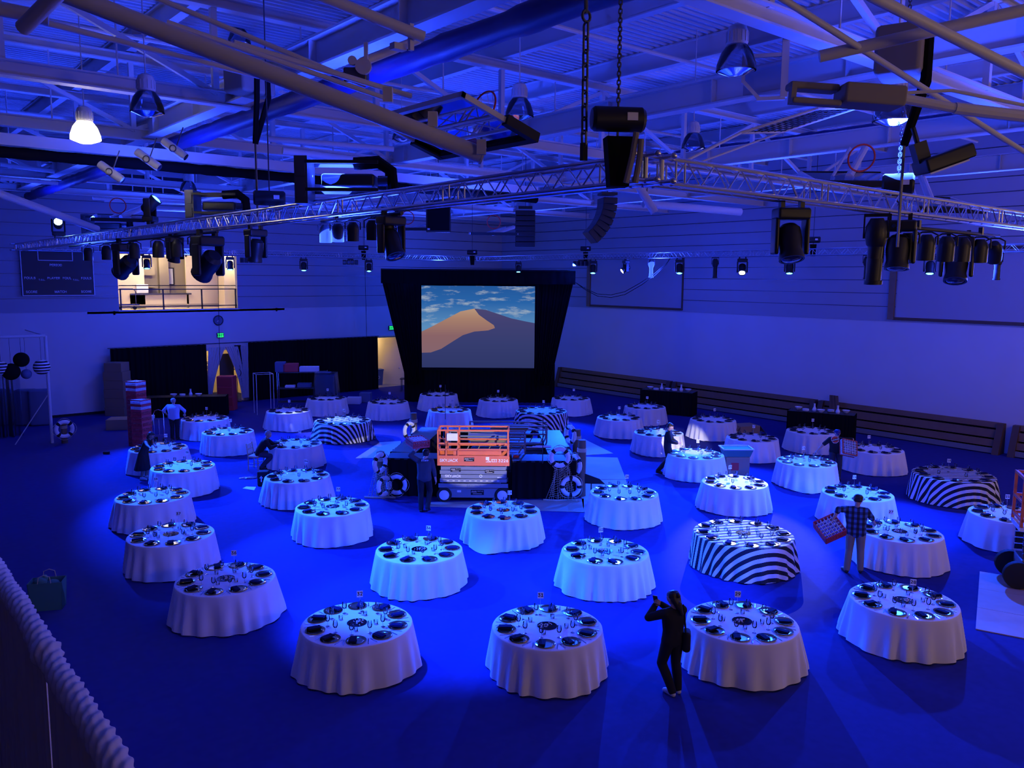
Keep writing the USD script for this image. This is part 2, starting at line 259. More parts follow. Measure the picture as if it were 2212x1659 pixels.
for p0, p1, r in (((-6, 13.2, 11.85), (34, 13.2, 11.85), .05), ((-6, 20, 11.85), (34, 20, 11.85), .05), ((-6, 25.6, 11.85), (34, 25.6, 11.85), .05), ((-6, 31.6, 11.85), (34, 31.6, 11.85), .06)):
    obj('bridging_tube', cyl(p0, p1, r, n=8), 'white_paint', label='white bridging tube between the roof beams', cat='pipe', group='bridging tubes under the roof')
# --- upper window with the lit room behind
w1 = obj('window_1', J(box(((OPEN[0] + OPEN[1]) / 2, BY + .1, OPEN[2] - .03), (OPEN[1] - OPEN[0] + .1, .36, .06))), 'wall_lower', kind='structure', smooth=False)
cx, D = (OPEN[0] + OPEN[1]) / 2, 3.2
obj('room_floor', box((cx + .6, BY + D / 2, OPEN[2] - .1), (OPEN[1] - OPEN[0] + 4, D, .1)), 'cream', w1, smooth=False)
obj('room_wall', J(box((12.0, BY + D, 6.3), (2.3, .1, 3.2)), box((13.9, BY + D, 5.15), (3.0, .1, .9)), box((13.9, BY + D, 7.8), (3, .1, .4)), box((17.3, BY + D, 6.3), (4.0, .1, 3.2)), box((10.8, BY + D / 2, 6.3), (.1, D, 3.2)), box((19.0, BY + D / 2, 6.3), (.1, D, 3.2)), box((17.3, BY + 2.2, 6.3), (.9, .9, 3))), 'cream', w1, smooth=False)
obj('room_ceiling', box((cx + .6, BY + D / 2 + 1, 7.9), (OPEN[1] - OPEN[0] + 4, D + 2, .1)), 'cream', w1, smooth=False)
obj('serving_hatch', J(box((13.9, BY + D + 1.8, 6.5), (4.5, .1, 3)), box((11.8, BY + D + .9, 6.5), (.1, 1.8, 3)), box((16.0, BY + D + .9, 6.5), (.1, 1.8, 3)), box((14.6, BY + D + 1.5, 6.6), (.5, .3, 2.6)), box((13.3, BY + D + 1.3, 6.0), (1.6, .7, .1)), box((13.3, BY + D + 1.45, 6.9), (1.6, .35, .6))), 'cream_dark', w1, smooth=False)
obj('hatch_counter', box((13.95, BY + D - .05, 5.62), (3.1, .35, .08)), 'steel_dark', w1, smooth=False)
obj('door_leaf', box((17.65, BY + 1.75, 6.1), (.06, .95, 2.3)), 'steel_dark', w1, smooth=False)
obj('skirting', box((14.0, BY + D - .06, 5.0), (6, .03, .16)), 'cream_dark', w1, smooth=False)
pf = thing('picture_frame', 'dark-framed picture on the wall of the lit upstairs room', 'picture', (14.85, BY + D + 1.7, 6.55))
obj('frame', J(*[box((x, 0, 0), (.05, .05, .95)) for x in (-.36, .36)], *[box((0, 0, z), (.77, .05, .05)) for z in (-.45, .45)]), 'black_metal', pf, smooth=False); obj('print', box((0, .01, 0), (.7, .02, .88)), 'card', pf, smooth=False)
nb = thing('notice_box', 'white box on the counter of the lit upstairs hatch', 'box', (13.0, BY + D - .03, 5.9)); obj('carton', rbox((0, 0, 0), (.6, .3, .46), .02), 'card', nb)
ct = thing('service_cart', 'small grey trolley with tall handle in the lit upstairs room', 'trolley', (11.55, BY + .6, OPEN[2]))
obj('handle', tube([(-.4, 0, .2), (-.4, 0, .95), (-.3, 0, 1.02), (.3, 0, 1.02), (.42, 0, .9), (.42, 0, .2)], .02, 6), 'steel_dark', ct); obj('deck', box((0, 0, .25), (1.0, .5, .06)), 'steel_dark', ct)
for a in (-.35, .35): obj('wheel', cyl((a, -.05, .09), (a, .05, .09), .09, n=12), 'black_rubber', ct)
rl = thing('guard_rail', 'black steel guard rail across the lit upstairs opening', 'railing', (0, BY + .02, 0))
for z in (5.08, 5.92): obj('rail', box((cx, 0, z), (OPEN[1] - OPEN[0] - .1, .05, .05)), 'black_metal', rl, smooth=False)
obj('handrail', cyl((OPEN[0] + .05, .05, 6.1), (OPEN[1] - .05, .05, 6.1), .022), 'black_metal', rl)
for x in (11.12, 13.1, 15.0, 16.76): obj('post', box((x, 0, 5.43), (.06, .05, 1.0)), 'black_metal', rl, smooth=False)
lamp('unseen_upstairs_light_000', (13.2, BY + 1.7, 7.6), (1, .80, .50), 62, .25); lamp('unseen_upstairs_light_001', (17.3, BY + 1.0, 7.5), (1, .80, .50), 22, .2); lamp('unseen_upstairs_light_002', (14.2, BY + D + .7, 7.6), (1, .80, .50), 9, .2)  # unseen lamps, placed to light the upstairs room and its hatch
w2 = obj('window_2', box(((CLER[0] + CLER[1]) / 2, BY + .1, (CLER[2] + CLER[3]) / 2), (CLER[1] - CLER[0] + .05, .1, CLER[3] - CLER[2])), 'dark_glass', kind='structure', smooth=False)
for x in (11.9, 12.5, 13.3): obj('mullion', box((x, BY - .02, 11), (.05, .1, .8)), 'white_paint', w2, smooth=False)
# --- doorway with the bin, and the curtained doorway with stacked chairs behind
d1 = obj('door_1', J(box((25.06, BY - .04, 1.52), (.12, .1, 3.04)), box((26.2, BY - .04, 3.06), (2.4, .1, .1))), 'cream', kind='structure', smooth=False)
obj('corridor', J(box((25.6, BY + 2.6, 1.55), (1.6, .1, 3.1)), box((24.6, BY + 1.3, 1.55), (.1, 2.6, 3.1)), box((27.5, BY + 1.6, 1.55), (.1, 3.0, 3.1)), box((26, BY + 1.3, 3.12), (3.4, 3, .06))), 'cream', d1, smooth=False)
obj('corridor_floor', box((26, BY + 1.5, .006), (3.0, 2.8, .012)), 'mat_tan', d1, smooth=False)
obj('door_leaf', bar((26.0, BY + 2.25, 1.5), (27.22, BY + .15, 1.5), .05, 2.95), 'cream', d1, smooth=False); obj('door_handle', ball((27.02, BY + .42, 1.05), (.04, .04, .04), 1), 'chrome', d1)
sc = thing('wall_sconce', 'small lit globe lamp high in the open doorway', 'lamp', (25.62, BY + 2.4, 2.75)); obj('globe', ball((0, 0, 0), (.17, .12, .1)), 'bulb_warm', sc); obj('bracket', box((-.18, .1, .05), (.2, .08, .05)), 'steel_dark', sc)
lamp('corridor_light_000', (25.7, BY + 2.1, 2.7), (1, .76, .42), 11, .1)
bn = thing('recycling_bin', 'blue-grey recycling bin standing inside the open doorway', 'bin', (25.95, BY + 1.2, 0), -.2)
obj('body', hexa([(-.24, -.2, .0), (.24, -.2, 0), (.24, .2, 0), (-.24, .2, 0), (-.3, -.25, .9), (.3, -.25, .9), (.3, .25, .9), (-.3, .25, .9)]), 'bin_blue', bn, smooth=False); obj('lid', rbox((0, 0, .95), (.66, .56, .1), .03), 'bin_blue', bn); obj('emblem', T(torus((0, 0, 0), .07, .012, 14, 5), (0, -.245, .5), 0, PI / 2), 'sign_white', bn)
d2 = obj('door_2', J(box((15.04, BY - .03, 1.4), (.1, .08, 2.8)), box((17.06, BY - .03, 1.4), (.1, .08, 2.8))), 'cream_dark', kind='structure', smooth=False)
obj('store_room', J(box((16, BY + 4.0, 1.5), (5, .1, 3)), box((14.6, BY + 2, 1.5), (.1, 4, 3)), box((18.0, BY + 2, 1.5), (.1, 4, 3)), box((16, BY + 2.2, 3.02), (4, 4, .06))), 'cream', d2, smooth=False)
obj('door_leaf', box((16.35, BY + .55, 1.25), (.75, .06, 2.5)), 'steel_dark', d2, smooth=False)
lamp('unseen_store_light_000', (15.6, BY + 2.6, 2.7), (1, .74, .38), 18, .15)  # unseen lamp, placed to light the chair stacks behind the curtains
# --- exit signs and clock
for px, py, q in ((475, 724, 'above the curtained doorway'), (844, 708, 'above the open lit doorway')):
    p = at(px, py, y=BY); s = thing('exit_sign', 'green lit exit sign on the wall ' + q, 'exit sign', (p[0], BY - .06, p[2]))
    obj('housing', rbox((0, .01, 0), (.36, .1, .26), .015), 'steel_dark', s); obj('face', box((0, -.045, 0), (.31, .012, .21)), 'exit_green', s, smooth=False); obj('lettering', wall_text('EXIT', .11, (0, -.05, 0), 0, .003, True), 'ink', s, smooth=False)
p = at(471, 692, y=BY); c = thing('wall_clock', 'round dark-rimmed clock on the back wall', 'clock', (p[0], BY - .04, p[2]))
obj('rim', T(torus((0, 0, 0), .24, .025), (0, 0, 0), 0, PI / 2), 'black_metal', c); obj('dial', cyl((0, .03, 0), (0, -.005, 0), .235, n=28), 'bin_blue', c)
obj('hand', J(bar((0, -.02, 0), (.02, -.02, -.17), .02, .02), bar((0, -.02, 0), (-.08, -.02, -.07), .02, .025)), 'sign_white', c, smooth=False)
# --- scoreboard
s = thing('scoreboard', 'dark sports scoreboard with thin pale border on the back wall', 'scoreboard', (8.47, BY - .16, 6.7))
obj('panel', box((0, .05, 0), (2.96, .12, 2.1)), 'scoreboard', s, smooth=False)
obj('border', J(*[box((x, -.02, 0), (.035, .03, 2.1)) for x in (-1.47, 1.47)], *[box((0, -.02, z), (2.96, .03, .035)) for z in (-1.04, 1.04)], *[box((x, -.02, .78), (.03, .03, .5)) for x in (-.78, .62)], box((-.08, -.02, .54), (1.42, .03, .03))), 'sign_white', s, smooth=False)
for w, x, z, h in (('PERIOD', -.08, .34, .10), ('FOULS', -1.15, -.25, .10), ('T.O.L.', -.68, -.33, .07), ('PLAYER', -.2, -.25, .10), ('FOUL', .35, -.25, .10), ('T.O.L.', .72, -.33, .07), ('FOULS', 1.15, -.25, .10), ('SCORE', -1.12, -.87, .10), ('MATCH', .05, -.87, .10), ('SCORE', 1.12, -.87, .10)):
    obj('lettering', wall_text(w, h, (x, -.015, z), 0, .004, True), 'sign_white', s, smooth=False)
# --- floor sheets: light mats round the bar, plywood at the right edge
def sheet(name, pts, m, label, cat, z=.012):
    obj(name, prism([(p[0], p[1]) for p in pts], z), m, label=label, cat=cat, smooth=False)
def quad(name, pix, m, label, cat):
    pts = np.array([at(x, y, z=0)[:2] for x, y in pix]); a = sum(pts[i][0] * pts[i - 3][1] - pts[i - 3][0] * pts[i][1] for i in range(4))
    sheet(name, pts if a > 0 else pts[::-1], m, label, cat)
quad('floor_mat', [(768, 990), (820, 956), (866, 953), (866, 990)], 'mat_tan', 'pale floor mat to the left of the black-draped bar', 'floor mat')
quad('floor_mat', [(1225, 950), (1262, 949), (1325, 980), (1262, 984)], 'mat_tan', 'small pale floor mat to the right of the bar, farther one', 'floor mat')
quad('floor_mat', [(1256, 987), (1334, 989), (1352, 1036), (1248, 1036)], 'mat_tan', 'large pale floor mat to the right of the bar', 'floor mat')
quad('floor_mat', [(1248, 1037), (1352, 1037), (1372, 1107), (1262, 1107)], 'mat_tan', 'pale floor mat under the front right corner of the bar', 'floor mat')
quad('floor_mat', [(925, 1086), (1261, 1078), (1261, 1107), (920, 1094)], 'mat_tan', 'long pale floor mat in front of the orange lift', 'floor mat')
ply = thing('plywood_floor', 'bare plywood sheets on the floor under the lift at the right edge', 'plywood floor')
a0 = np.array([16.50, 5.75]); u = np.array([.93, -.37]) * 0; u = (np.array([18.23, 6.36]) - a0); u = u / np.linalg.norm(u); w = np.array([16.45, 4.90]) - a0; w = w - u * (w @ u); w = w / np.linalg.norm(w)
for i in range(3):
    for j in range(3):
        q = [a0 + u * (i * 1.22 + e) + w * (j * 1.22 + g) for e, g in ((.004, .004), (1.216, .004), (1.216, 1.216), (.004, 1.216))]
        q = q if np.cross(q[1] - q[0], q[2] - q[1]) > 0 else q[::-1]
        obj('sheet', prism(q, .018 + .001 * ((i + j) % 2)), 'plywood', ply, smooth=False)
# ---------------------------------------------------------------- banquet tables
# key: (x, y, radius, places, number, napkins, short name)
TB = [('t31', 9.05, 9.78, .92, 10, '31', 1, 'table 31 in the front middle'), ('t32', 6.61, 11.92, .92, 10, '32', 1, 'table 32 left of the front middle'), ('t29', 11.81, 7.80, .92, 10, '29', 1, 'table 29 beside the phone woman'), ('tR', 14.94, 6.46, .92, 10, '28', 1, 'front right table by the plywood'),
 ('t30', 12.63, 11.84, .92, 10, '30', 1, 'table 30 in the second row'), ('t33', 9.57, 14.46, .92, 10, '34', 1, 'table between tables 30 and 32'), ('t35', 9.70, 18.65, .92, 10, '33', 1, 'table 33 before the left lifebuoys'), ('t18', 12.91, 15.66, .92, 10, '19', 1, 'table just before the orange lift'),
 ('t28', 16.62, 14.91, .92, 10, '26', 1, 'table 26 before the right lifebuoys'), ('t25', 20.04, 13.70, .92, 10, '25', 1, 'table 25 behind the near striped table'), ('t36', 5.66, 15.37, .92, 10, '36', 1, 'nearest table of the left column'), ('t37', 5.74, 18.88, .92, 10, '37', 1, 'second table of the left column'),
 ('a1', 6.45, 22.57, .92, 10, '39', 1, 'third table of the left column'), ('a2', 8.23, 25.56, .92, 10, '38', 1, 'table the woman in the dress sets'), ('a3', 8.50, 28.86, .92, 10, '40', 1, 'table behind the woman in the dress'), ('a4', 11.49, 30.36, .92, 10, '42', 1, 'table left of the grey-haired seated man'),
 ('a5', 11.84, 33.76, .92, 10, '41', 1, 'table right of the pale blue shirt'), ('a6', 15.42, 33.57, .92, 10, '9', 1, 'table left of the far striped table'), ('a7', 18.50, 35.92, .92, 10, '8', 1, 'table before the plastic-wrapped rack'), ('a8', 16.07, 29.86, 1.12, 12, '10', 1, 'far left striped table'),
 ('a9', 12.46, 26.68, .92, 10, '35', 1, 'table where the grey-haired man sits'), ('a10', 10.44, 22.24, .92, 10, '34', 1, 'table behind table 33'), ('b1', 20.21, 33.10, .92, 10, '7', 1, 'far table below the open doorway'), ('b2', 23.58, 33.77, .92, 10, '3', 1, 'farthest table below the screen'),
 ('b3', 21.14, 29.42, .92, 10, '11', 1, 'table right behind the orange lift rails'), ('b4', 24.82, 30.52, .92, 10, '4', 1, 'far table below the screen centre'), ('b5', 24.22, 26.74, 1.12, 12, '12', 1, 'striped table behind the bar'), ('b6', 27.96, 28.72, .92, 10, '5', 1, 'far table below the screen right'),
 ('c1', 25.67, 23.40, .92, 10, '13', 1, 'table right of the two farther mats'), ('c2', 28.87, 24.75, .92, 10, '6', 1, 'dim table before the left buffet'), ('c3', 24.32, 20.13, .92, 10, '16', 1, 'table behind the man in black'), ('c4', 28.43, 20.63, .92, 10, '14', 1, 'table beside the lone cartons'),
 ('c5', 26.31, 17.30, .92, 10, '17', 1, 'table behind the grey tub'), ('c6', 22.30, 16.84, .92, 10, '22', 0, 'table right before the man in black'), ('d1', 29.38, 16.67, .92, 10, '15', 1, 'dim table behind the capped man'), ('d2', 24.24, 13.87, .92, 10, '23', 0, 'table the capped man leans over'),
 ('d3', 27.96, 13.43, .92, 10, '20', 1, 'table behind the capped man\'s crate'), ('d4', 21.70, 10.84, .92, 10, '24', 1, 'table beyond the plaid shirt'), ('d5', 19.10, 8.46, .92, 10, '27', 1, 'table beside the plaid shirt'), ('d6', 22.75, 7.35, .92, 10, '21', 1, 'table cut by the right edge'),
 ('sB', 16.08, 10.70, 1.12, 12, '', 1, 'near striped table'), ('sR', 26.16, 10.09, 1.14, 12, '18', 1, 'far right striped table')]
TH = .765
def cloth(R, seed):
    g = np.random.default_rng(seed); N = 216; th = np.arange(N) * 2 * PI / N
    ph = th + .10 * np.sin(2 * th + g.uniform(0, 6)) + .07 * np.sin(3 * th + g.uniform(0, 6)) + .05 * np.sin(5 * th + g.uniform(0, 6)); k = int(g.integers(17, 22) * R / .92)
    w = np.cos(k * ph + g.uniform(0, 6)); w = np.sign(w) * np.abs(w) ** .8; amp = .042 * (1 + .55 * np.sin(4 * th + g.uniform(0, 6)) * np.sin(7 * th + g.uniform(0, 6)))
    fl = .105 + .03 * np.sin(2 * th + g.uniform(0, 6)) + .02 * np.sin(5 * th + g.uniform(0, 6)); V, U = [], []
    for r in (R * .4, R * .8, R * .97): V.append(np.stack([r * np.cos(th), r * np.sin(th), 0 * th + TH], 1)); U.append(r * np.stack([np.cos(th), np.sin(th)], 1))
    V.append(np.stack([(R + .004) * np.cos(th), (R + .004) * np.sin(th), 0 * th + TH - .004], 1)); U.append(R * np.stack([np.cos(th), np.sin(th)], 1))
    for t in (.03, .09, .18, .3, .45, .6, .75, .88, 1.0):
        r = R + .012 + fl * t ** .9 + amp * w * min(1, t * 1.15) ** 1.1; z = TH * (1 - t) + .012 * t * (1 + w) + .008
        V.append(np.stack([r * np.cos(th), r * np.sin(th), z + 0 * th], 1)); U.append((R + TH * 1.02 * t) * np.stack([np.cos(th), np.sin(th)], 1))
    V = np.vstack([[[0, 0, TH]], *V]); U = np.vstack([[[0, 0]], *U]); i = np.arange(N); q = (i + 1) % N; f = [np.stack([0 * i, 1 + i, 1 + q], 1)]
    for a in range(12):
        o, e = 1 + a * N, 1 + (a + 1) * N; f += [np.stack([o + i, e + i, e + q], 1), np.stack([o + i, e + q, o + q], 1)]
    return V, np.vstack(f), U
def make_plate():
    r = thing('charger_plate', '', 'plate', (0, 0, -5))
    obj('rim', lathe([(.118, .006), (.135, .014), (.160, .019), (.166, .0205), (.168, .018), (.160, .013), (.13, .004), (.118, .002)], 40), 'gold_rim', r, smooth=50)
    obj('well', lathe([(0, .004), (.10, .004), (.112, .005), (.119, .0065), (.119, .001), (.1, 0), (0, 0)], 40), 'gold_plate', r, smooth=50); return r
def make_napkin():
    r = thing('napkin', '', 'napkin', (0, 0, -5))
    obj('fold', rbox((0, 0, .012), (.115, .225, .020), .009), 'napkin', r); obj('flap', rbox((.006, -.004, .027), (.100, .205, .012), .006), 'napkin', r); return r
def make_glass():
    r = thing('wine_glass', '', 'glass', (0, 0, -5))
    obj('bowl', lathe([(.006, .085), (.030, .098), (.040, .125), (.041, .15), (.034, .205), (.0325, .205), (.039, .15), (.038, .126), (.028, .101), (.004, .089)], 18), 'glass', r, smooth=60)
    obj('stem', lathe([(.005, .006), (.004, .03), (.004, .07), (.007, .088)], 8), 'glass', r, smooth=60); obj('foot', lathe([(0, .006), (.01, .006), (.034, .002), (.034, 0), (0, 0)], 18), 'glass', r, smooth=60); return r
def make_votive():
    r = thing('votive_holder', '', 'candle holder', (0, 0, -5))
    obj('cup', lathe([(0, 0), (.032, 0), (.034, .005), (.036, .075), (.033, .075), (.031, .008), (0, .006)], 16), 'glass', r, smooth=50); obj('candle', lathe([(0, .009), (.028, .009), (.028, .03), (0, .032)], 12), 'linen', r, smooth=40); return r
def make_fork():
    r = thing('fork', '', 'fork', (0, 0, -5)); obj('handle', J(bar((0, -.10, .003), (0, .02, .005), .014, .003), bar((0, .02, .005), (0, .045, .004), .022, .003)), 'chrome', r, smooth=False)
    obj('tines', J(*[bar((x, .043, .004), (x, .10, .006), .003, .003) for x in (-.009, -.003, .003, .009)]), 'chrome', r, smooth=False); return r
def make_knife():
    r = thing('knife', '', 'knife', (0, 0, -5)); obj('handle', rbox((0, -.06, .004), (.016, .1, .007), .003), 'chrome', r); obj('blade', prism([(-.008, -.01), (.010, -.01), (.010, .09), (.002, .115), (-.008, .10)], .003), 'chrome', r, smooth=False); return r
PROTO = {}; LEFT = {'charger_plate': 300, 'napkin': 300, 'wine_glass': 300}; REST = {'charger_plate': [], 'napkin': [], 'wine_glass': []}
def put(kind, make, loc, rz, label, group):
    if kind in LEFT:
        if LEFT[kind] <= 0: REST[kind].append((loc, rz)); return
        LEFT[kind] -= 1
    if kind not in PROTO:
        p = PROTO[kind] = make(); p.GetAttribute('xformOp:transform').Set(mat4(loc, rz)); tag(p, label, None, group); return p
    return dup(PROTO[kind], loc, rz, label, group)
TB.sort(key=lambda t: math.hypot(t[1], t[2])); CL = {}
NUMH = {}
for i, (key, x, y, R, n, num, nap, nm) in enumerate(TB):
    V, Fc, U = cloth(R, 100 + i); st = key in ('a8', 'b5', 'sB', 'sR')
    if key in ('t18', 'd2', 'a6'):  # a corner of the cloth dragged out on the floor
        dirn = {'t18': (-.35, -.94), 'd2': (-.25, -.97), 'a6': (.4, -.9)}[key]; d = np.array([*(dirn[0] * RH + -dirn[1] * -1 * FH)[:2]]); d /= np.linalg.norm(d)
        c = np.clip((V[:, :2] @ d) / np.maximum(np.linalg.norm(V[:, :2], axis=1), 1e-6), 0, 1) ** 14 * np.clip((.55 - V[:, 2]) / .55, 0, 1) ** 1.6; V[:, :2] += .28 * c[:, None] * d
    a = {'sB': 1.1, 'sR': .87, 'a8': .45, 'b5': .4}.get(key, 0)
    Ur = np.stack([U[:, 0] * math.cos(a) + U[:, 1] * math.sin(a) + 50, U[:, 1]], 1)
    lab = ('black and white striped floor-length cloth on the ' if st else 'white floor-length cloth on the ') + nm
    obj('tablecloth', (V + [x, y, 0], Fc), 'stripe' if st else 'linen', label=lab, cat='tablecloth', smooth=True, uv=Ur)
    near = math.hypot(x, y); ph0 = 2 * PI * rng.random(); away = math.atan2(y, x)
    for k in range(n):
        t = ph0 + k * 2 * PI / n + rng.normal(0, .015); c, s = math.cos(t), math.sin(t); rr = R - .205
        put('charger_plate', make_plate, (x + rr * c, y + rr * s, TH + .001), t, 'round gold charger plate on the ' + nm, 'charger plates on the ' + nm)
        if nap: put('napkin', make_napkin, (x + rr * c + .055 * s, y + rr * s - .055 * c, TH + .019), t + PI / 2 + rng.normal(0, .12), 'folded navy napkin on the ' + nm, 'napkins on the ' + nm)
        front = math.cos(t - away) < -.25
        if near < 34 or not front:
            if not (near > 24 and front and k % 2): put('wine_glass', make_glass, (x + (R - .43) * math.cos(t - .16), y + (R - .43) * math.sin(t - .16), TH + .001), t, 'clear stemmed wine glass on the ' + nm, 'wine glasses on the ' + nm)
        if near < 17.2:
            put('fork', make_fork, (x + (R - .14) * math.cos(t - .255 * .92 / R), y + (R - .14) * math.sin(t - .255 * .92 / R), TH + .001), t + PI / 2, 'silver fork beside a plate on the ' + nm, 'forks on the ' + nm)
            put('knife', make_knife, (x + (R - .14) * math.cos(t + .255 * .92 / R), y + (R - .14) * math.sin(t + .255 * .92 / R), TH + .001), t + PI / 2, 'silver table knife beside a plate on the ' + nm, 'knives on the ' + nm)
    if near < 22:
        for k in range(4):
            t = .6 + k * PI / 2 + rng.normal(0, .2); put('votive_holder', make_votive, (x + .33 * math.cos(t), y + .33 * math.sin(t), TH + .001), 0, 'small glass candle holder on the ' + nm, 'candle holders on the ' + nm)
        cp = thing('centrepiece', 'round dark mirror scattered with shells on the ' + nm, 'centrepiece', (x, y, TH + .001), rng.random() * 6)
        obj('mirror', cyl((0, 0, 0), (0, 0, .008), .17, n=32), 'mirror', cp, smooth=30)
        g = np.random.default_rng(i); sh = []
        for _ in range(26):
            q = g.normal((.06, -.03), (.055, .05)); d = g.normal(0, 1, 3); d[2] *= .3; d /= np.linalg.norm(d); sh.append(cyl((*q, .02 + .012 * g.random()), np.array([*q, .022]) + .035 * d, .009, .002, 6))
        o = obj('shells', J(*sh), 'shell', cp, smooth=40, kind='stuff')
    if num:
        # numbered card on a thin wire stand, at the side away from the balcony
        q = {'t31': (-.10, .47), 't32': (-.02, .40), 't29': (0, .33), 'tR': (.15, -.02), 't36': (.02, .46), 't37': (0.02, .42), 'sR': (0, .3)}.get(key, (.05 + .12 * math.sin(i * 2.3), .38))
        p = np.array([x, y, TH]) + q[0] * RH + q[1] * FH
        c = thing('table_number', 'white table number card on a wire stand, ' + nm, 'table number', p, AZ + .25 * math.sin(i * 1.7))
        obj('stand', cyl((0, 0, .01), (0, 0, .30), .003, n=6), 'chrome', c); obj('base', lathe([(0, .0), (.035, 0), (.035, .006), (.006, .014), (0, .02)], 14), 'chrome', c)
        obj('card', box((0, 0, .355), (.105, .004, .115)), 'card', c, smooth=False); obj('numeral', wall_text(num, .058, (0, -.003, .36), 0, .0015, True), 'ink', c, smooth=False)
    CL[key] = (x, y)
FAR = {'charger_plate': ('gold charger plates on the farthest tables', 'plates', 'gold_plate'), 'napkin': ('folded navy napkins on the plates of the farthest tables', 'napkins', 'napkin'), 'wine_glass': ('clear stemmed glasses standing on the farthest tables', 'glasses', 'glass')}
SIMPLE = {'charger_plate': lathe([(0, .004), (.11, .004), (.165, .02), (.168, .017), (.12, 0), (0, 0)], 20), 'napkin': rbox((0, 0, .016), (.115, .225, .03), .009, n=6), 'wine_glass': lathe([(0, 0), (.034, 0), (.005, .01), (.005, .085), (.04, .12), (.034, .205), (.031, .205), (.036, .12), (0, .095)], 12)}
for k, L in REST.items():
    if L: obj(k, J(*[T(SIMPLE[k], loc, rz) for loc, rz in L]), FAR[k][2], label=FAR[k][0], cat=FAR[k][1], kind='stuff', smooth=45)
# ---------------------------------------------------------------- lighting trusses, hoists, lamps and loudspeakers
def box_truss(label, p0, p1, near_len, seed=0):
    p0, p1 = np.asarray(p0, float), np.asarray(p1, float); L = np.linalg.norm(p1 - p0); d = (p1 - p0) / L; s = np.array([-d[1], d[0], 0]); z = np.array([0, 0, 1.0]); h = .12
    t = thing('box_truss', label, 'truss', group=None); C = [(a, b) for a in (-1, 1) for b in (-1, 1)]
    for a, b in C: obj('chord', cyl(p0 + h * (a * s + b * z), p1 + h * (a * s + b * z), .025, n=10), 'aluminium', t)
    far = []; n = int(L / .46); w = L / n
    for i in range(n):
        A, B, Mx = p0 + d * i * w, p0 + d * (i + 1) * w, p0 + d * (i + .5) * w
        pieces = [cyl(A + h * (a * s - z), Mx + h * (a * s + z), .0095, n=6) for a in (-1, 1)] + [cyl(Mx + h * (a * s + z), B + h * (a * s - z), .0095, n=6) for a in (-1, 1)] + [cyl(A + h * (-s + b * z), B + h * (s + b * z), .0095, n=6) for b in (-1, 1)]
        if i % 6 == 0: pieces += [cyl(A + .06 * d + h * (a * s - z), A + .06 * d + h * (a * s + z), .012, n=6) for a in (-1, 1)] + [cyl(A + .2 * d + h * (a * s - z), A + .2 * d + h * (a * s + z), .012, n=6) for a in (-1, 1)]
        if i * w < near_len:
            for q in pieces: obj('brace', q, 'aluminium', t)
        else: far += pieces
    if far: obj('lacing', J(*far), 'aluminium', t, kind='stuff')
    return t
X0, Y0, X1, Y1 = 6.3, 5.5, 29.5, 38.3
box_truss('aluminium box truss running away along the left side of the hall', (X0, Y0 + .28, TZ), (X0, Y1 - .28, TZ), 15)
box_truss('aluminium box truss crossing the near right, warm lit', (X0 + .28, Y0, TZ), (X1 - .28, Y0, TZ), 15)
box_truss('aluminium box truss along the back wall side', (X0 + .28, Y1, TZ), (X1 - .28, Y1, TZ), 0)
box_truss('aluminium box truss along the right wall side', (X1, Y0 + .28, TZ), (X1, Y1 - .28, TZ), 0)
for (x, y), w in (((X0, Y0), 'nearest the balcony'), ((X0, Y1), 'at the far left'), ((X1, Y1), 'above the screen')):
    t = thing('truss_corner', 'bolted aluminium truss corner block ' + w, 'truss corner', (x, y, TZ))
    for a in (-1, 1):
        for b in (-1, 1): obj('upright', cyl((a * .12, b * .12, -.14), (a * .12, b * .12, .14), .027), 'aluminium', t)
    for z in (-.12, .12):
        for a in (-1, 1):
            obj('rail', cyl((a * .12, -.27, z), (a * .12, .27, z), .025), 'aluminium', t); obj('rail', cyl((-.27, a * .12, z), (.27, a * .12, z), .025), 'aluminium', t)
    for z in (-.12, .12): obj('coupler', J(*[ball((a * .12, b * .12, z), (.036, .036, .036), 1) for a in (-1, 1) for b in (-1, 1)], *[ball((a * .12, b * .27, z), (.034, .034, .034), 1) for a in (-1, 1) for b in (-1, 1)], *[ball((b * .27, a * .12, z), (.034, .034, .034), 1) for a in (-1, 1) for b in (-1, 1)]), 'aluminium', t)
def moving_head(p, yaw, tilt, label, lens='lens_off', s=1.0, up=False):
    # hangs from p; yaw turns it about the vertical, tilt swings the head out from straight down
    t = thing('moving_head_light', label, 'stage light', p, yaw, s=s, rx=PI if up else 0)
    obj('clamp', J(box((-.12, 0, -.03), (.05, .08, .09)), box((.12, 0, -.03), (.05, .08, .09))), 'black_metal', t, smooth=False)
    obj('base', rbox((0, 0, -.14), (.40, .26, .14), .03), 'black_metal', t)
    for a in (-1, 1): obj('yoke_arm', J(rbox((a * .185, 0, -.40), (.055, .17, .44), .025)), 'black_metal', t)
    c, q = math.cos(tilt), math.sin(tilt); H = lambda m: T(T(m, rx=tilt), (0, 0, -.46))
    obj('head', H(lathe([(0, .20), (.09, .20), (.135, .15), (.145, .02), (.13, -.12), (.15, -.20), (.15, -.235), (.125, -.235)], 18)), 'black_metal', t)
    obj('lens', H(lathe([(.125, -.225), (.09, -.245), (0, -.252)], 18)), lens, t); return t
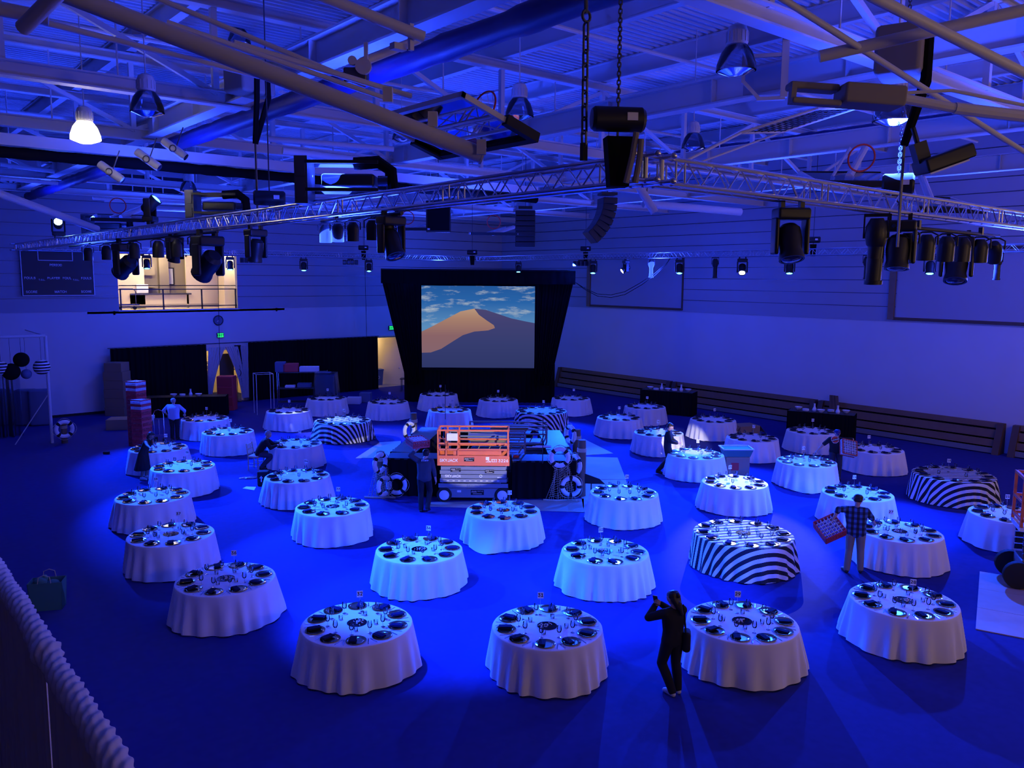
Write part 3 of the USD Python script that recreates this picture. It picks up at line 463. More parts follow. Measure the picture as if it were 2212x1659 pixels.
def par_can(p, yaw, tilt, label, lens='lens_off', s=1.0, group=None):
    t = thing('par_can', label, 'stage light', p, yaw, group, s=s)
    obj('yoke', tube([(-.12, 0, -.16), (-.12, 0, -.05), (-.05, 0, -.01), (.05, 0, -.01), (.12, 0, -.05), (.12, 0, -.16)], .01, 6), 'black_metal', t)
    H = lambda m: T(T(m, rx=tilt), (0, 0, -.17))
    obj('can', H(lathe([(0, .13), (.05, .13), (.085, .08), (.10, .02), (.10, -.17), (.095, -.17), (.09, -.1)], 16)), 'black_metal', t); obj('lens', H(lathe([(.095, -.13), (0, -.14)], 14)), lens, t); return t
def profile_spot(p, yaw, tilt, label, s=1.0):
    t = thing('profile_spotlight', label, 'stage light', p, yaw, s=s)
    obj('yoke', J(box((0, 0, -.03), (.24, .05, .03)), box((-.115, 0, -.14), (.015, .05, .24)), box((.115, 0, -.14), (.015, .05, .24))), 'black_metal', t, smooth=False); H = lambda m: T(T(m, rx=tilt), (0, 0, -.26))
    obj('lamp_house', H(lathe([(0, .20), (.06, .2), (.1, .12), (.11, .02), (.09, -.06), (.075, -.08)], 14)), 'black_metal', t); obj('barrel', H(lathe([(.075, -.07), (.07, -.2), (.075, -.2), (.075, -.42), (.09, -.42), (.09, -.46), (.07, -.46)], 14)), 'black_metal', t); obj('lens', H(lathe([(.07, -.43), (0, -.44)], 12)), 'lens_off', t); return t
def blinder(p, yaw, label, n=4):
    t = thing('blinder_light', label, 'stage light', p, yaw)
    obj('bracket', box((0, 0, -.05), (.3, .04, .06)), 'black_metal', t, smooth=False)
    for i in range(n):
        x = (i - (n - 1) / 2) * .2; obj('lamp_box', rbox((x, 0, -.2), (.185, .16, .24), .02), 'black_metal', t); obj('lens', cyl((x, -.085, -.2), (x, -.08, -.2), .075, n=14), 'lens_off', t)
    return t
def link_chain(par, p0, p1, L, w, r, name='link'):
    p0, p1 = np.asarray(p0, float), np.asarray(p1, float); n = max(2, int(np.linalg.norm(p1 - p0) / (L * .78))); a, b, d = frame(p1 - p0); t = np.linspace(0, 2 * PI, 13)[:-1]
    for i in range(n):
        c = p0 + (p1 - p0) * (i + .5) / n; s = a if i % 2 else b
        P = [c + s * (w / 2) * np.cos(q) + d * ((L - w) / 2 * np.sign(np.sin(q)) + (w / 2) * np.sin(q)) for q in t + .01]
        obj(name, tube(P, r, 5, True), 'steel_dark', par)
def hoist(p, yaw, label, chain_to, L=.46, r=.10, bag=True, drop=None, links=None):
    t = thing('chain_hoist', label, 'chain hoist', p, yaw)
    obj('motor', T(lathe([(0, -L / 2), (r * .8, -L / 2), (r, -L / 2 + .03), (r, L / 2 - .03), (r * .8, L / 2), (0, L / 2)], 18), (0, 0, 0), 0, 0, PI / 2), 'black_metal', t)
    obj('badge', box((L * .22, -r - .002, .01), (.1, .008, .07)), 'sign_white', t, smooth=False)
    obj('hook', tube([(0, 0, -r), (0, 0, -r - .08), (.03, 0, -r - .12), (0, 0, -r - .16), (-.03, 0, -r - .12)], .012, 6), 'steel_dark', t)
    if bag: obj('chain_bag', hexa([(-.08, -.08, -r - .5), (.1, -.08, -r - .5), (.1, .08, -r - .5), (-.08, .08, -r - .5), (-.12, -.09, -r - .05), (.13, -.09, -r - .05), (.13, .09, -r - .05), (-.12, .09, -r - .05)]), 'black_cloth', t, smooth=False)
    zc = chain_to - p[2]
    if links: link_chain(t, (0, 0, r), (0, 0, zc), *links)
    else: obj('chain', cyl((0, 0, r), (0, 0, zc), .012, n=5), 'steel_dark', t)
    return t
PB = lambda px, py: at(px, py, y=Y1); PR = lambda px, py: at(px, py, x=X1); face = lambda p: math.atan2(p[1], p[0]) - PI / 2   # yaw that turns the front (-y) towards the balcony
for px, py, w in ((317, 567, 'before the lit upstairs opening, left one'), (497, 570, 'before the lit upstairs opening, right one'), (656, 573, 'on the back truss between opening and screen'), (797, 574, 'on the back truss near the screen')):
    p = PB(px, py); moving_head((p[0], Y1, TZ - .14), face(p), -.25, 'moving-head light glowing blue, ' + w, 'lens_on', .95)
for px, py, w in ((1281, 580, 'just right of the screen valance'), (1468, 576, 'above the right edge of the first wall board'), (1706, 573, 'on the right-wall truss, middle'), (2010, 568, 'below the far end of the right-wall truss')):
    p = PR(px, py); moving_head((X1, p[1], TZ - .14), face(p), -.3, 'moving-head light glowing blue, ' + w, 'lens_on', 1.0)
p = PR(1603, 588); moving_head((X1, p[1], TZ - .14), face(p), -.75, 'moving-head light shining white towards the camera', 'lens_white', 1.05)
p = PR(1352, 585); moving_head((X1, p[1], TZ - .14), face(p) - 1.2, -1.0, 'moving-head light with a pale lens turned to the left', 'lens_white', 1.0)
p = at(1120, 578, d=42.0); moving_head((p[0], p[1], 7.45), face(p), -.3, 'moving-head light glowing blue above the screen valance', 'lens_on', .8)
for px, w in ((537, 'right of the lit upstairs opening'), (757, 'left of the screen')): p = PB(px, 560); blinder((p[0], Y1, TZ - .14), face(p), 'dark four-lamp blinder on the back truss ' + w)
for px, w in ((1255, 'close to the screen valance'), (1950, 'over the timber post of the second wall board')): p = PR(px, 560); blinder((X1, p[1], TZ - .14), face(p), 'dark blinder on the right-wall truss ' + w, 4)
for px, w in ((1407, 'over the first wall board'), (1545, 'between the two wall boards'), (1873, 'left of the second wall board'), (2155, 'over the second wall board')): p = PR(px, 570); profile_spot((X1, p[1], TZ - .12), face(p), .05, 'dark hanging profile spotlight ' + w, 1.25)
for px, py, pl, w in ((785, 535, 'b', 'left of the screen'), (1265, 537, 'r', 'right of the screen'), (1757, 518, 'r', 'hanging above the right-wall truss')):
    p = PB(px, py) if pl == 'b' else PR(px, py); hoist((p[0], p[1], p[2] + .0), face(p), 'black chain hoist with drop bag ' + w, 12.2, .52, .12)
p = at(1020, 545, d=41); hoist(tuple(p), face(p), 'black chain hoist with drop bag above the screen middle', 12.2, .5, .12)
# near end of the left truss
PL = lambda px, py: at(px, py, x=X0); PN = lambda px, py: at(px, py, y=Y0)
for px, py, ti, s, w in ((845, 512, -.5, .95, 'below the left truss, nearest the balcony'), (553, 528, .2, .95, 'below the left truss, second from the near end'), (450, 562, .9, 1.5, 'big and tilted before the upstairs opening'), (272, 566, 1.0, 1.5, 'big and drooping left of the upstairs opening'), (378, 540, .3, .9, 'before the upstairs opening, smaller middle one')):
    p = PL(px, py); moving_head((X0, p[1], TZ - .14), face(p) + .6, ti, 'dark moving-head light ' + w, 'lens_off', s)
p = PL(127, 503); moving_head((X0, min(p[1], Y1), TZ + .14), face(p), 1.3, 'moving-head light shining bright blue at the far left corner', 'lens_bright', 1.0, up=True)
p = PL(325, 478); moving_head((X0, p[1], TZ + .14), face(p) + 1.2, .8, 'moving-head light standing on the left truss, blue lens tilted', 'lens_on', 1.0, up=True)
def lamp_bar(p0, p1, label):
    t = thing('lamp_bar', label, 'pipe'); obj('pipe', cyl(p0, p1, .028), 'black_metal', t); m = (np.asarray(p0) + p1) / 2
    for q in (.2, .8): c = np.asarray(p0) + (np.asarray(p1) - p0) * q; obj('clamp', box(c + [0, 0, .05], (.06, .06, .12)), 'black_metal', t, smooth=False)
    return t
def px_bar(fn, a, b, z, label): q0, q1 = fn(*a), fn(*b); q0[2] = q1[2] = z; lamp_bar(q0, q1, label); return q0, q1
q0, q1 = px_bar(PL, (695, 476), (868, 452), TZ - .18, 'black lamp bar under the near part of the left truss')
for i, t in enumerate((.05, .22, .42, .66, .84)):
    c = q0 + (q1 - q0) * t - [0, 0, .02]; par_can(c, face(c), .1, 'small black can light on the near left lamp bar', 'lens_on' if i < 0 else 'lens_off', .95, 'can lights on the near left lamp bar')
q0, q1 = px_bar(PL, (150, 530), (470, 505), TZ - .18, 'black lamp bar under the far part of the left truss')
for t in (.18, .34, .55, .70, .8, .9):
    c = q0 + (q1 - q0) * t - [0, 0, .02]; par_can(c, face(c), .1, 'small black can light on the far left lamp bar', 'lens_off', 1.3, 'can lights on the far left lamp bar')
# right arm
p = PN(1708, 485); moving_head((p[0], Y0, TZ - .14), face(p) + .4, -.35, 'dark moving-head light alone below the near right truss', 'lens_off', 1.0)
p = PN(1942, 500); moving_head((p[0], Y0, TZ - .14), face(p), -.2, 'dark moving-head light beside the long profile spotlight, right truss', 'lens_off', 1.1)
p = PN(2112, 520); moving_head((p[0], Y0 + .3, TZ - .25), face(p), -.4, 'dark moving-head light before the lamp bar at the far right', 'lens_off', 1.2)
p = PN(1893, 500); profile_spot((p[0], Y0, TZ - .14), face(p), .08, 'long dark profile spotlight hanging from the near right truss', 1.35)
q0, q1 = px_bar(PN, (1930, 492), (2160, 484), TZ - .3, 'black lamp bar under the near right truss')
for i, t in enumerate((.12, .28, .46, .62, .8, .96)):
    c = q0 + (q1 - q0) * t - [0, 0, .03]; par_can(c, face(c), (.1, .1, .15, .05, .1, .8)[i], 'black can light on the right lamp bar', 'lens_off', 1.25, 'can lights on the right lamp bar')
# hoists and chains over the near corner and right truss
A = at(1335, 258, d=7.9); h = hoist(tuple(A), AZ + .12, 'large black chain hoist above the near truss corner', 12.3, .50, .115, True, links=(.05, .03, .007))
c = thing('rigging_chain', 'heavy black link chain hanging beside the large near hoist', 'chain', at(1264, 165, d=7.9)); link_chain(c, (0, 0, .46), (0, 0, -.62), .15, .058, .011)
obj('shackle', torus((0, 0, .53), .05, .014, 14, 6, PI / 2), 'steel_dark', c); obj('strap', tube([(0, 0, .55), (-.02, 0, 1.0), (-.01, 0, 4.0)], .02, 6), 'steel_dark', c); obj('hook', J(box((0, 0, -.68), (.06, .04, .16))), 'black_metal', c, smooth=False)
for a, b, w in (((1375, 285), (1352, 395), 'first'), ((1385, 300), (1372, 395), 'second')):
    p0, p1 = at(*a, d=7.7), at(*b, d=7.75); obj('sling', tube([p0, (p0 + p1) / 2 + [.02, 0, .03], p1], .028, 8), 'canvas', label='round black lifting sling wrapped on the near truss corner, %s strand' % w, cat='sling')
p = at(1940, 398, y=Y0 + .1); hoist(tuple(p), face(p), 'round dark chain hoist on the near right truss', 12.0, .42, .15, False, links=(.06, .036, .008))
for px, w in ((582, 'above the left truss, near the projector cage'),): p = PL(px, 428); hoist(tuple(p), face(p) , 'black chain hoist with badge ' + w, 12.0, .55, .13, False)
for (px, py), w in (((540, 200), 'left'), ((1945, 160), 'right')):   # padded sling points on the bottom chords
    p = at(px, py, z=9.9) if w == 'left' else at(px, py, d=11.0)
    t = thing('rigging_pad', 'grey burlap-padded sling point on the roof steel, %s one' % w, 'rigging pad', p, .3)
    obj('pad', rbox((0, 0, .25), (.75, .55, .6), .06), 'canvas', t); obj('sling', J(tube([(-.08, -.3, .5), (-.1, -.3, -.1), (0, -.1, -.9)], .05, 6), tube([(.14, -.3, .5), (.16, -.3, -.1), (0, -.1, -.9)], .05, 6)), 'black_cloth', t); obj('chain', cyl((0, -.1, -.9), (0, -.1, -2.2), .02, n=6), 'steel_dark', t)
# projector cages on the left truss
for a, w, L, fr in (((745, 385), 'large, nearest', 1.5, 13.2), ((470, 442), 'in the middle', 1.35, 19.5), ((232, 485), 'farthest left', 1.5, 27.0)):
    p = at(*a, d=fr); t = thing('projector', 'black projector in a hanging cage over the left truss, ' + w, 'projector', p, AZ)
    for z in (-.2, .22): obj('cage_rail', J(box((0, -.25, z), (L * .75, .04, .05)), box((0, .25, z), (L * .75, .04, .05))), 'black_metal', t, smooth=False)
    obj('body', rbox((.08, 0, -.05), (L * .55, .42, .2), .04), 'black_metal', t); obj('end_panel', J(box((-L * .42, 0, -.05), (.2, .5, .72)), box((-L * .42, -.26, .1), (.14, .03, .2)), box((-L * .42, -.26, -.2), (.14, .03, .2))), 'steel_dark', t, smooth=False)
    obj('cowl', tube([(L * .1, 0, .22), (L * .35, 0, .25), (L * .48, 0, .12), (L * .5, 0, -.25)], .1, 10), 'black_cloth', t); obj('lens', cyl((L * .36, -.1, -.05), (L * .46, -.1, -.05), .08, n=12), 'lens_off', t)
p = at(2038, 345, d=10.5); t = thing('projector', 'black projector with a pale underside over the near right truss', 'projector', p, AZ, ry=-.35)
obj('body', rbox((0, 0, 0), (.62, .4, .18), .03), 'black_metal', t); obj('underside', box((-.05, -.1, -.1), (.5, .2, .02)), 'sign_white', t, smooth=False); obj('bracket', J(box((-.25, 0, .18), (.16, .14, .25)), cyl((-.25, 0, .25), (-.25, 0, .5), .03)), 'black_metal', t)
# loudspeakers
def line_array(p, yaw, label, n, curve, w=.75, h=.22):
    t = thing('speaker_array', label, 'loudspeaker', p, yaw); a, x, z = 0, 0.0, 0.0
    obj('fly_bar', box((0, 0, .12), (w * .7, .5, .08)), 'black_metal', t, smooth=False); obj('cable', cyl((0, 0, .12), (0, 0, 12.2 - p[2]), .012, n=5), 'steel_dark', t)
    for i in range(n):
        obj('cabinet', T(rbox((0, 0, -h / 2), (w, .45, h * .95), .02), (0, x, z), 0, a), 'black_metal', t); x += h * math.sin(a); z -= h * math.cos(a); a += curve
    return t
p = at(1135, 455, d=33); line_array(p, face(p), 'black line-array loudspeaker stack hanging above the screen, straight', 7, .012, .78, .2)
p = at(1312, 428, d=26); line_array(p, face(p) + PI / 2 + .3, 'black curved line-array loudspeaker seen from its side', 7, .14, .7, .2)
p = at(947, 462, d=30); t = thing('speaker_cluster', 'flat black loudspeaker box behind the left truss', 'loudspeaker', p, face(p)); obj('cabinet', rbox((0, 0, -.1), (.88, .5, 1.1), .03), 'black_metal', t); obj('grille', box((0, -.255, -.1), (.78, .02, 1.0)), 'black_cloth', t, smooth=False); obj('cable', cyl((0, 0, .4), (0, 0, 12.2 - p[2]), .015, n=5), 'steel_dark', t)
def drop_cable(pts, label, r=.016, m='black_rubber'): obj('cable', tube(pts, r, 6), m, label=label, cat='cable')
b = [PR(1243, 610), PR(1262, 622), PR(1290, 635), PR(1320, 637), PR(1350, 630), PR(1385, 610), PR(1415, 590), PR(1440, 568), PR(1452, 551)]
drop_cable(b, 'black cable swag looping from the screen to the right truss, upper'); drop_cable([q - [0, 0, .14 * math.sin(i / 8 * PI)] for i, q in enumerate(b)], 'black cable swag looping from the screen to the right truss, lower')
for px, y0_, y1_, w in ((786, 480, 730, 'left of the screen'), (470, 560, 835, 'crossing the wall clock')): drop_cable([at(px, y0_, y=BY - .6), at(px + 3, (y0_ + y1_) / 2, y=BY - .6), at(px + 6, y1_, y=BY - .6)], 'thin dark cable hanging down the back wall ' + w, .012)
# ---------------------------------------------------------------- things under the roof: pendant lamps, hoops, nets
for px, py, w, nm, lit in ((517, 92, 46, 'above the big white hoop pipe', 0), (318, 240, 68, 'clear shade catching a highlight', 0), (185, 300, 60, 'the one lit lamp, glowing warm white', 1), (1122, 250, 60, 'beside the near basketball hoop', 0), (1590, 150, 82, 'near the framed backboard, largest', 0), (1497, 318, 48, 'above the near right truss', 0), (1930, 258, 84, 'behind the padded backboard', 0), (407, 412, 34, 'over the upper clerestory window, larger', 0), (327, 413, 22, 'over the upper clerestory window, smaller', 0), (868, 300, 40, 'behind the big white hoop pipe', 0)):
    d = .56 / w * F_PX; p = at(px, py, d=d); t = thing('pendant_lamp', 'bell-shaped high bay lamp ' + nm, 'pendant lamp', p)
    obj('shade', lathe([(.28, -.02), (.275, .06), (.22, .22), (.14, .33), (.135, .33), (.215, .215), (.268, .06), (.273, -.02)], 28), 'lit_shade' if lit else 'acrylic', t, smooth=60)
    obj('housing', lathe([(.14, .32), (.15, .36), (.15, .50), (.12, .58), (.05, .62), (0, .62)], 24), 'white_paint', t); obj('fins', J(*[box((.152 * math.cos(a), .152 * math.sin(a), .43), (.012, .012, .14), a) for a in np.arange(0, 6.2, .42)]), 'white_paint', t, smooth=False)
    obj('cord', cyl((0, 0, .6), (0, 0, max(12.6 - p[2], .8)), .012, n=6), 'white_paint', t); obj('diffuser', lathe([(.26, -.03), (.1, -.09), (0, -.10)], 20), 'lit_shade' if lit else 'acrylic', t, smooth=60)
p = at(185, 300, d=16.5); lamp('pendant_light_000', (p[0], p[1], p[2] + .1), (1, .86, .55), 55, .12)
def pipe(a, b, r, label, m='white_paint', n=12): obj('pipe', cyl(a, b, r, n=n), m, label=label, cat='pipe')
E1, E0 = at(1040, 335, d=8.3), at(60, -45, d=7.6)
hp = thing('basketball_hoop', 'folded basketball hoop with glass board near the truss corner', 'basketball hoop')
obj('main_pipe', cyl(E0, E1, .083, n=20), 'white_paint', hp); obj('end_cap', cyl(E1, E1 + (E1 - E0) / np.linalg.norm(E1 - E0) * .02, .09, n=20), 'white_paint', hp)
for a, b, r in (((300, -20, 8.4), (790, 185, 9.2), .028), ((505, 92, 8.3), (888, 208, 9.2), .03), ((360, 48, 7.9), (840, 215, 8.9), .026)): obj('stay', cyl(at(*a[:2], d=a[2]), at(*b[:2], d=b[2]), r), 'white_paint', hp)
for px, py in ((298, 60), (838, 205), (935, 258), (1040, 318)): q = at(px, py, d=8.2); obj('clamp', box(q, (.09, .07, .14), AZ), 'white_paint', hp, smooth=False)
Bc, Cc = np.array([6.3, 7.12, 8.2]), np.array([6.3, 8.95, 8.2]); up = np.array([-math.cos(.31), 0, math.sin(.31)]); nrm = np.array([math.sin(.31), 0, math.cos(.31)]); yv = np.array([0, 1., 0])
def brd(u0, u1, v0, v1, t0, t1): return hexa([Bc + yv * u + up * v + nrm * t for t in (t0, t1) for u, v in ((u0, v0), (u0, v1), (u1, v1), (u1, v0))])
obj('glass_board', brd(.03, 1.80, .03, 1.04, -.006, .006), 'board_glass', hp, smooth=False)
for a in ((0, 1.83, 1.02, 1.07), (0, .05, 0, 1.07), (1.78, 1.83, 0, 1.07), (0, 1.83, 0, .05)): obj('frame_bar', brd(*a, -.03, .03), 'white_paint', hp, smooth=False)
obj('bottom_pad', brd(-.03, 1.86, -.04, .05, -.05, .05), 'black_rubber', hp, smooth=False)
for a in ((-.04, .05, -.03, .45), (1.78, 1.87, -.03, .45)): obj('corner_pad', brd(*a, -.055, .055), 'black_rubber', hp, smooth=False)
pc = Bc + yv * .915 + up * .16
def ring(par, c, e1, e2, R=.228, r=.011, m='rim_orange'):
    t = np.linspace(0, 2 * PI, 30)[:-1]; obj('rim', tube(np.array([c + R * (math.cos(q) * e1 + math.sin(q) * e2) for q in t]), r, 8, True), m, par)
rc = pc + nrm * .40; ring(hp, rc, yv, nrm); obj('rim_bracket', J(bar(pc, pc + nrm * .18, .12, .05), bar(pc + up * .06, pc - up * .1, .16, .02)), 'rim_orange', hp, smooth=False)
net = []
for i in range(12):
    q = 2 * PI * i / 12; a = rc + .22 * (math.cos(q) * yv + math.sin(q) * nrm); P = [a, a + np.array([0, 0, -.12]) + up * -.02, rc + .1 * (math.cos(q + .4) * yv + math.sin(q + .4) * nrm) - up * .12 - [0, 0, .25]]; net.append(tube(P, .004, 4))
obj('net', J(*net), 'linen', hp, kind='stuff')
pipe(at(640, -30, d=8.8), at(915, 80, d=9.4), .062, 'white pipe with round end cap before the left girder'); q = at(915, 80, d=9.4); obj('pipe_clamp', J(box(q + [-.1, .1, 0], (.05, .05, .28)), box(q + [-.2, .2, -.1], (.16, .1, .07))), 'white_paint', label='white clamp on the capped pipe near the left girder', cat='clamp', smooth=False)
pipe(at(780, 135, d=9.6), at(905, 85, d=9.9), .05, 'short white pipe under the left girder beside the capped pipe')
wn = thing('winch', 'white electric winch with grey gearbox under the left girder', 'winch', at(770, 165, d=9.6), AZ)
obj('gearbox', rbox((0, 0, 0), (.26, .2, .16), .02), 'steel_dark', wn); obj('pulley', J(cyl((.1, -.14, .08), (.1, -.09, .08), .09, n=16), cyl((-.02, -.14, .14), (-.02, -.1, .14), .05, n=12)), 'white_paint', wn); obj('mount', box((.12, -.05, .2), (.04, .05, .3)), 'white_paint', wn, smooth=False)
for a, b, da, db, r, w in (((1770, 122), (2230, 18), 8.6, 8.2, .06, 'long white pipe across the upper right corner'), ((1600, -60), (2215, 330), 7.5, 10.5, .032, 'thin white diagonal pipe falling across the upper right'), ((1880, -10), (2225, 165), 7.6, 8.6, .05, 'white diagonal brace pipe at the top right corner'), ((-20, 15), (105, 40), 8.2, 8.4, .07, 'white pipe at the top left corner'), ((95, 48), (560, 165), 9.5, 11.0, .035, 'thin white pipe below the big hoop pipe'), ((50, 60), (150, -40), 6.8, 6.4, .06, 'white flat brace at the top left corner'), ((-10, 415), (210, 495), 20, 23, .10, 'white hoop pipe sloping down at the left edge'), ((610, 325), (830, 352), 16, 17, .07, 'white hoop cross pipe before the rolled curtain'), ((580, 300), (850, 322), 18, 19, .06, 'white hoop cross pipe beneath the fourth truss'), ((1390, 440), (1600, 458), 26, 27, .12, 'white header pipe beyond the truss corner')):
    pipe(at(*a, d=da), at(*b, d=db), r, w)
pb = thing('backboard', 'basketball backboard end-on in dark padding, upper right', 'backboard', at(1840, 207, d=8.6), AZ, ry=.06)
obj('pad', J(rbox((.18, 0, 0), (.62, .35, .2), .03), rbox((-.38, .08, .07), (.5, .2, .07), .02), rbox((-.38, -.05, -.10), (.5, .14, .06), .02), box((-.6, 0, -.02), (.05, .1, .2))), 'canvas', pb); obj('stem', J(cyl((.49, 0, .01), (1.05, 0, -.05), .05), cyl((1.05, 0, -.05), (1.9, 0, -.09), .06), tube([(.49, 0, .06), (1.0, .0, .12), (1.8, 0, .02)], .018, 6)), 'white_paint', pb)
fb = thing('backboard', 'basketball backboard with white frame beside the largest pendant lamp', 'backboard', at(1650, 128, d=12.5), AZ - .25)
obj('frame', J(box((-.28, 0, .15), (.05, .06, .95)), box((.30, 0, .05), (.10, .08, 1.2)), box((0, 0, .62), (.6, .06, .05)), box((0, 0, .05), (.6, .06, .05)), bar((-.28, 0, -.3), (-.05, 0, -.55), .05, .05), box((.12, 0, -.56), (.4, .06, .05))), 'white_paint', fb, smooth=False); obj('panel', box((.0, .01, .05), (.55, .02, 1.1)), 'acrylic', fb, smooth=False)
nt = thing('goal_net', 'white-framed practice net slung under the roof, upper right', 'net')
c4 = [at(1600, 287, d=11), at(1765, 235, d=11.6), at(1855, 232, d=12.4), at(1690, 285, d=12)]
obj('frame', J(*[cyl(c4[i], c4[(i + 1) % 4], .02) for i in range(4)], cyl(c4[0], at(1480, 348, d=9.8), .018), cyl(c4[3], at(1500, 355, d=10.4), .014)), 'white_paint', nt)
gl = [cyl(c4[0] + (c4[1] - c4[0]) * t, c4[3] + (c4[2] - c4[3]) * t, .006, n=4) for t in np.linspace(.06, .94, 12)] + [cyl(c4[0] + (c4[3] - c4[0]) * t, c4[1] + (c4[2] - c4[1]) * t, .006, n=4) for t in np.linspace(.1, .9, 6)]
obj('mesh', J(*gl), 'black_rubber', nt, kind='stuff')
def far_hoop(px, py, d, label, w=1.5, red=True, rz=0.0, tilt=.3):
    t = thing('basketball_hoop', label, 'basketball hoop', at(px, py, d=d), AZ + rz, rx=tilt)
    obj('board', box((0, 0, 0), (w, 1.0, .04)), 'board_glass', t, smooth=False); obj('edge', J(box((0, -.5, 0), (w, .08, .1)), box((0, .5, 0), (w, .06, .06))), 'black_rubber', t, smooth=False); obj('side', J(box((-w / 2, 0, 0), (.06, 1.0, .06)), box((w / 2, 0, 0), (.06, 1.0, .06))), 'white_paint', t, smooth=False)
    if red: obj('rim', torus((0, -.3, .4), .228, .016, 24, 6, PI / 2), 'rim_orange', t)
    obj('arm', J(cyl((0, .1, 0), (.9, 1.8, .25), .07), cyl((-.3, .1, 0), (.6, 1.8, .25), .03)), 'white_paint', t)
far_hoop(1838, 385, 15.0, 'folded basketball hoop with red rim beyond the right truss'); far_hoop(2020, 440, 15.5, 'folded backboard low over the right truss', 1.4, False, .2)
far_hoop(1065, 505, 29.0, 'small distant basketball hoop left of the loudspeaker stack', 1.6, True, .1, .05); far_hoop(885, 495, 30.0, 'small distant basketball hoop behind the near moving head', 1.5, True, -.1, .05); far_hoop(260, 470, 26.0, 'distant basketball hoop behind the left truss projector', 1.5, True, .3, .2)
for px, py, w in ((377, 322, 'highest of three'), (320, 345, 'middle of three'), (240, 372, 'lowest of three, brightly lit end')):
    t = thing('track_spotlight', 'white cylindrical spotlight under the rolled curtain header, ' + w, 'spotlight', at(px, py, d=18.5), AZ, ry=.62)
    obj('can', lathe([(0, -.30), (.085, -.30), (.095, -.25), (.095, .25), (.08, .3), (0, .3)], 16) if 0 else T(lathe([(0, -.30), (.085, -.30), (.095, -.25), (.095, .25), (.08, .3), (0, .3)], 16), (0, 0, 0), 0, 0, PI / 2), 'white_paint', t); obj('bracket', J(torus((0, -.1, 0), .07, .012, 14, 5, PI / 2), cyl((0, 0, .08), (-.1, 0, .5), .012)), 'steel_dark', t); obj('lens', T(lathe([(.08, .301), (0, .305)], 14), (0, 0, 0), 0, 0, PI / 2), 'lens_off', t)
t = thing('track_spotlight', 'white cylindrical spotlight hanging below the near truss corner', 'spotlight', at(1398, 432, d=16), AZ, ry=1.0); obj('can', T(lathe([(0, -.28), (.08, -.28), (.08, .28), (0, .28)], 16), (0, 0, 0), 0, 0, PI / 2), 'white_paint', t); obj('bracket', cyl((-.05, 0, 0), (-.4, 0, .3), .012), 'steel_dark', t)
for p0, p1, w in ((at(0, 355, y=33), at(130, 372, y=33), 'upper'), (at(0, 385, y=33), at(125, 396, y=33), 'lower')): pipe(p0, p1, .07, 'white conduit before the back wall at the left edge, ' + w)
for i, (a, b) in enumerate((((200, 428), (560, 446)), ((225, 433), (420, 440)), ((320, 452), (600, 462)), ((560, 470), (640, 474)))): pipe(at(*a, y=36 + i), at(*b, y=36 + i), .06, 'white pipe among the roof steel before the back wall, ' + ('first', 'second', 'third', 'fourth')[i] + ' down')
# ---------------------------------------------------------------- screen and stage in the far corner
SD = 43.0; S0 = FH * SD
def scr(px, py, dd=0): return at(px, py, d=SD + dd)
tl, tr_, bl_, br_ = scr(907, 616), scr(1158, 619), scr(916, 793), scr(1157, 796)
W0, H0 = 6.0, 4.28; ctr = (tl + tr_ + bl_ + br_) / 4
MAT['dune'] = usdkit.material(stage, '/World/Looks/dune', {'u': ('texture_coordinate', {}), 's': ('separate_xyz', {}),
  'mp': ('mapping', {'scale': (4.5, 11, 1)}), 'cn': ('noise_texture', {'scale': 1.0, 'detail': 5.0, 'roughness': .6}), 'cr': ('rgb_ramp', {'ramp': [(0, (0, 0, 0)), (.52, (0, 0, 0)), (.68, (1, 1, 1)), (1, (1, 1, 1))]}),
  'sk': ('rgb_ramp', {'ramp': [(.5, (.16, .42, .80)), (.8, (.035, .20, .62)), (1, (.025, .15, .52))]}), 'cm': ('mix', {'color2': (.62, .74, .86)}), 'e': ('emission', {'strength': .62})},
  [('u.UV', 's.vector'), ('u.UV', 'mp.vector'), ('mp.vector', 'cn.vector'), ('cn.fac', 'cr.fac'), ('s.y', 'sk.fac'), ('sk.color', 'cm.color1'), ('cr.color', 'cm.fac'), ('cm.color', 'e.color')], surface='e.emission')
def ramp_emit(name, stops, s=.62):
    MAT[name] = usdkit.material(stage, '/World/Looks/' + name, {'u': ('texture_coordinate', {}), 's': ('separate_xyz', {}), 'r': ('rgb_ramp', {'ramp': stops}), 'e': ('emission', {'strength': s})}, [('u.UV', 's.vector'), ('s.x', 'r.fac'), ('r.color', 'e.color')], surface='e.emission')
ramp_emit('dune_lit', [(0, (.42, .33, .36)), (.25, (.36, .20, .25)), (.55, (.40, .20, .22)), (.8, (.62, .34, .24)), (1, (.85, .55, .36))]); ramp_emit('dune_shade', [(0, (.045, .06, .22)), (.4, (.06, .075, .26)), (.75, (.085, .085, .27)), (1, (.12, .10, .26))])
sc = thing('projection_screen', 'large lit projection screen showing a sand dune under a blue sky', 'screen', (ctr[0], ctr[1], ctr[2]), AZ)
def panel(pts, y, uvs=None):
    c = m3.CrossSection([pts]) if sum(pts[i][0] * pts[i - len(pts) + 1][1] - pts[i - len(pts) + 1][0] * pts[i][1] for i in range(len(pts))) > 0 else m3.CrossSection([pts[::-1]])
    v, f = M2(m3.Manifold.extrude(c, .004)); return T((v, f), (0, 0, 0), 0, PI / 2)[0] + [0, y, 0], f
U = lambda m, fx: (np.stack([fx(m[0]), m[0][:, 2] / H0 + .5], 1))
m = panel([(-W0 / 2, -H0 / 2), (W0 / 2, -H0 / 2), (W0 / 2, H0 / 2), (-W0 / 2, H0 / 2)], 0); obj('picture_sky', m, 'dune', sc, smooth=False, uv=U(m, lambda v: v[:, 0] / W0 + .5))
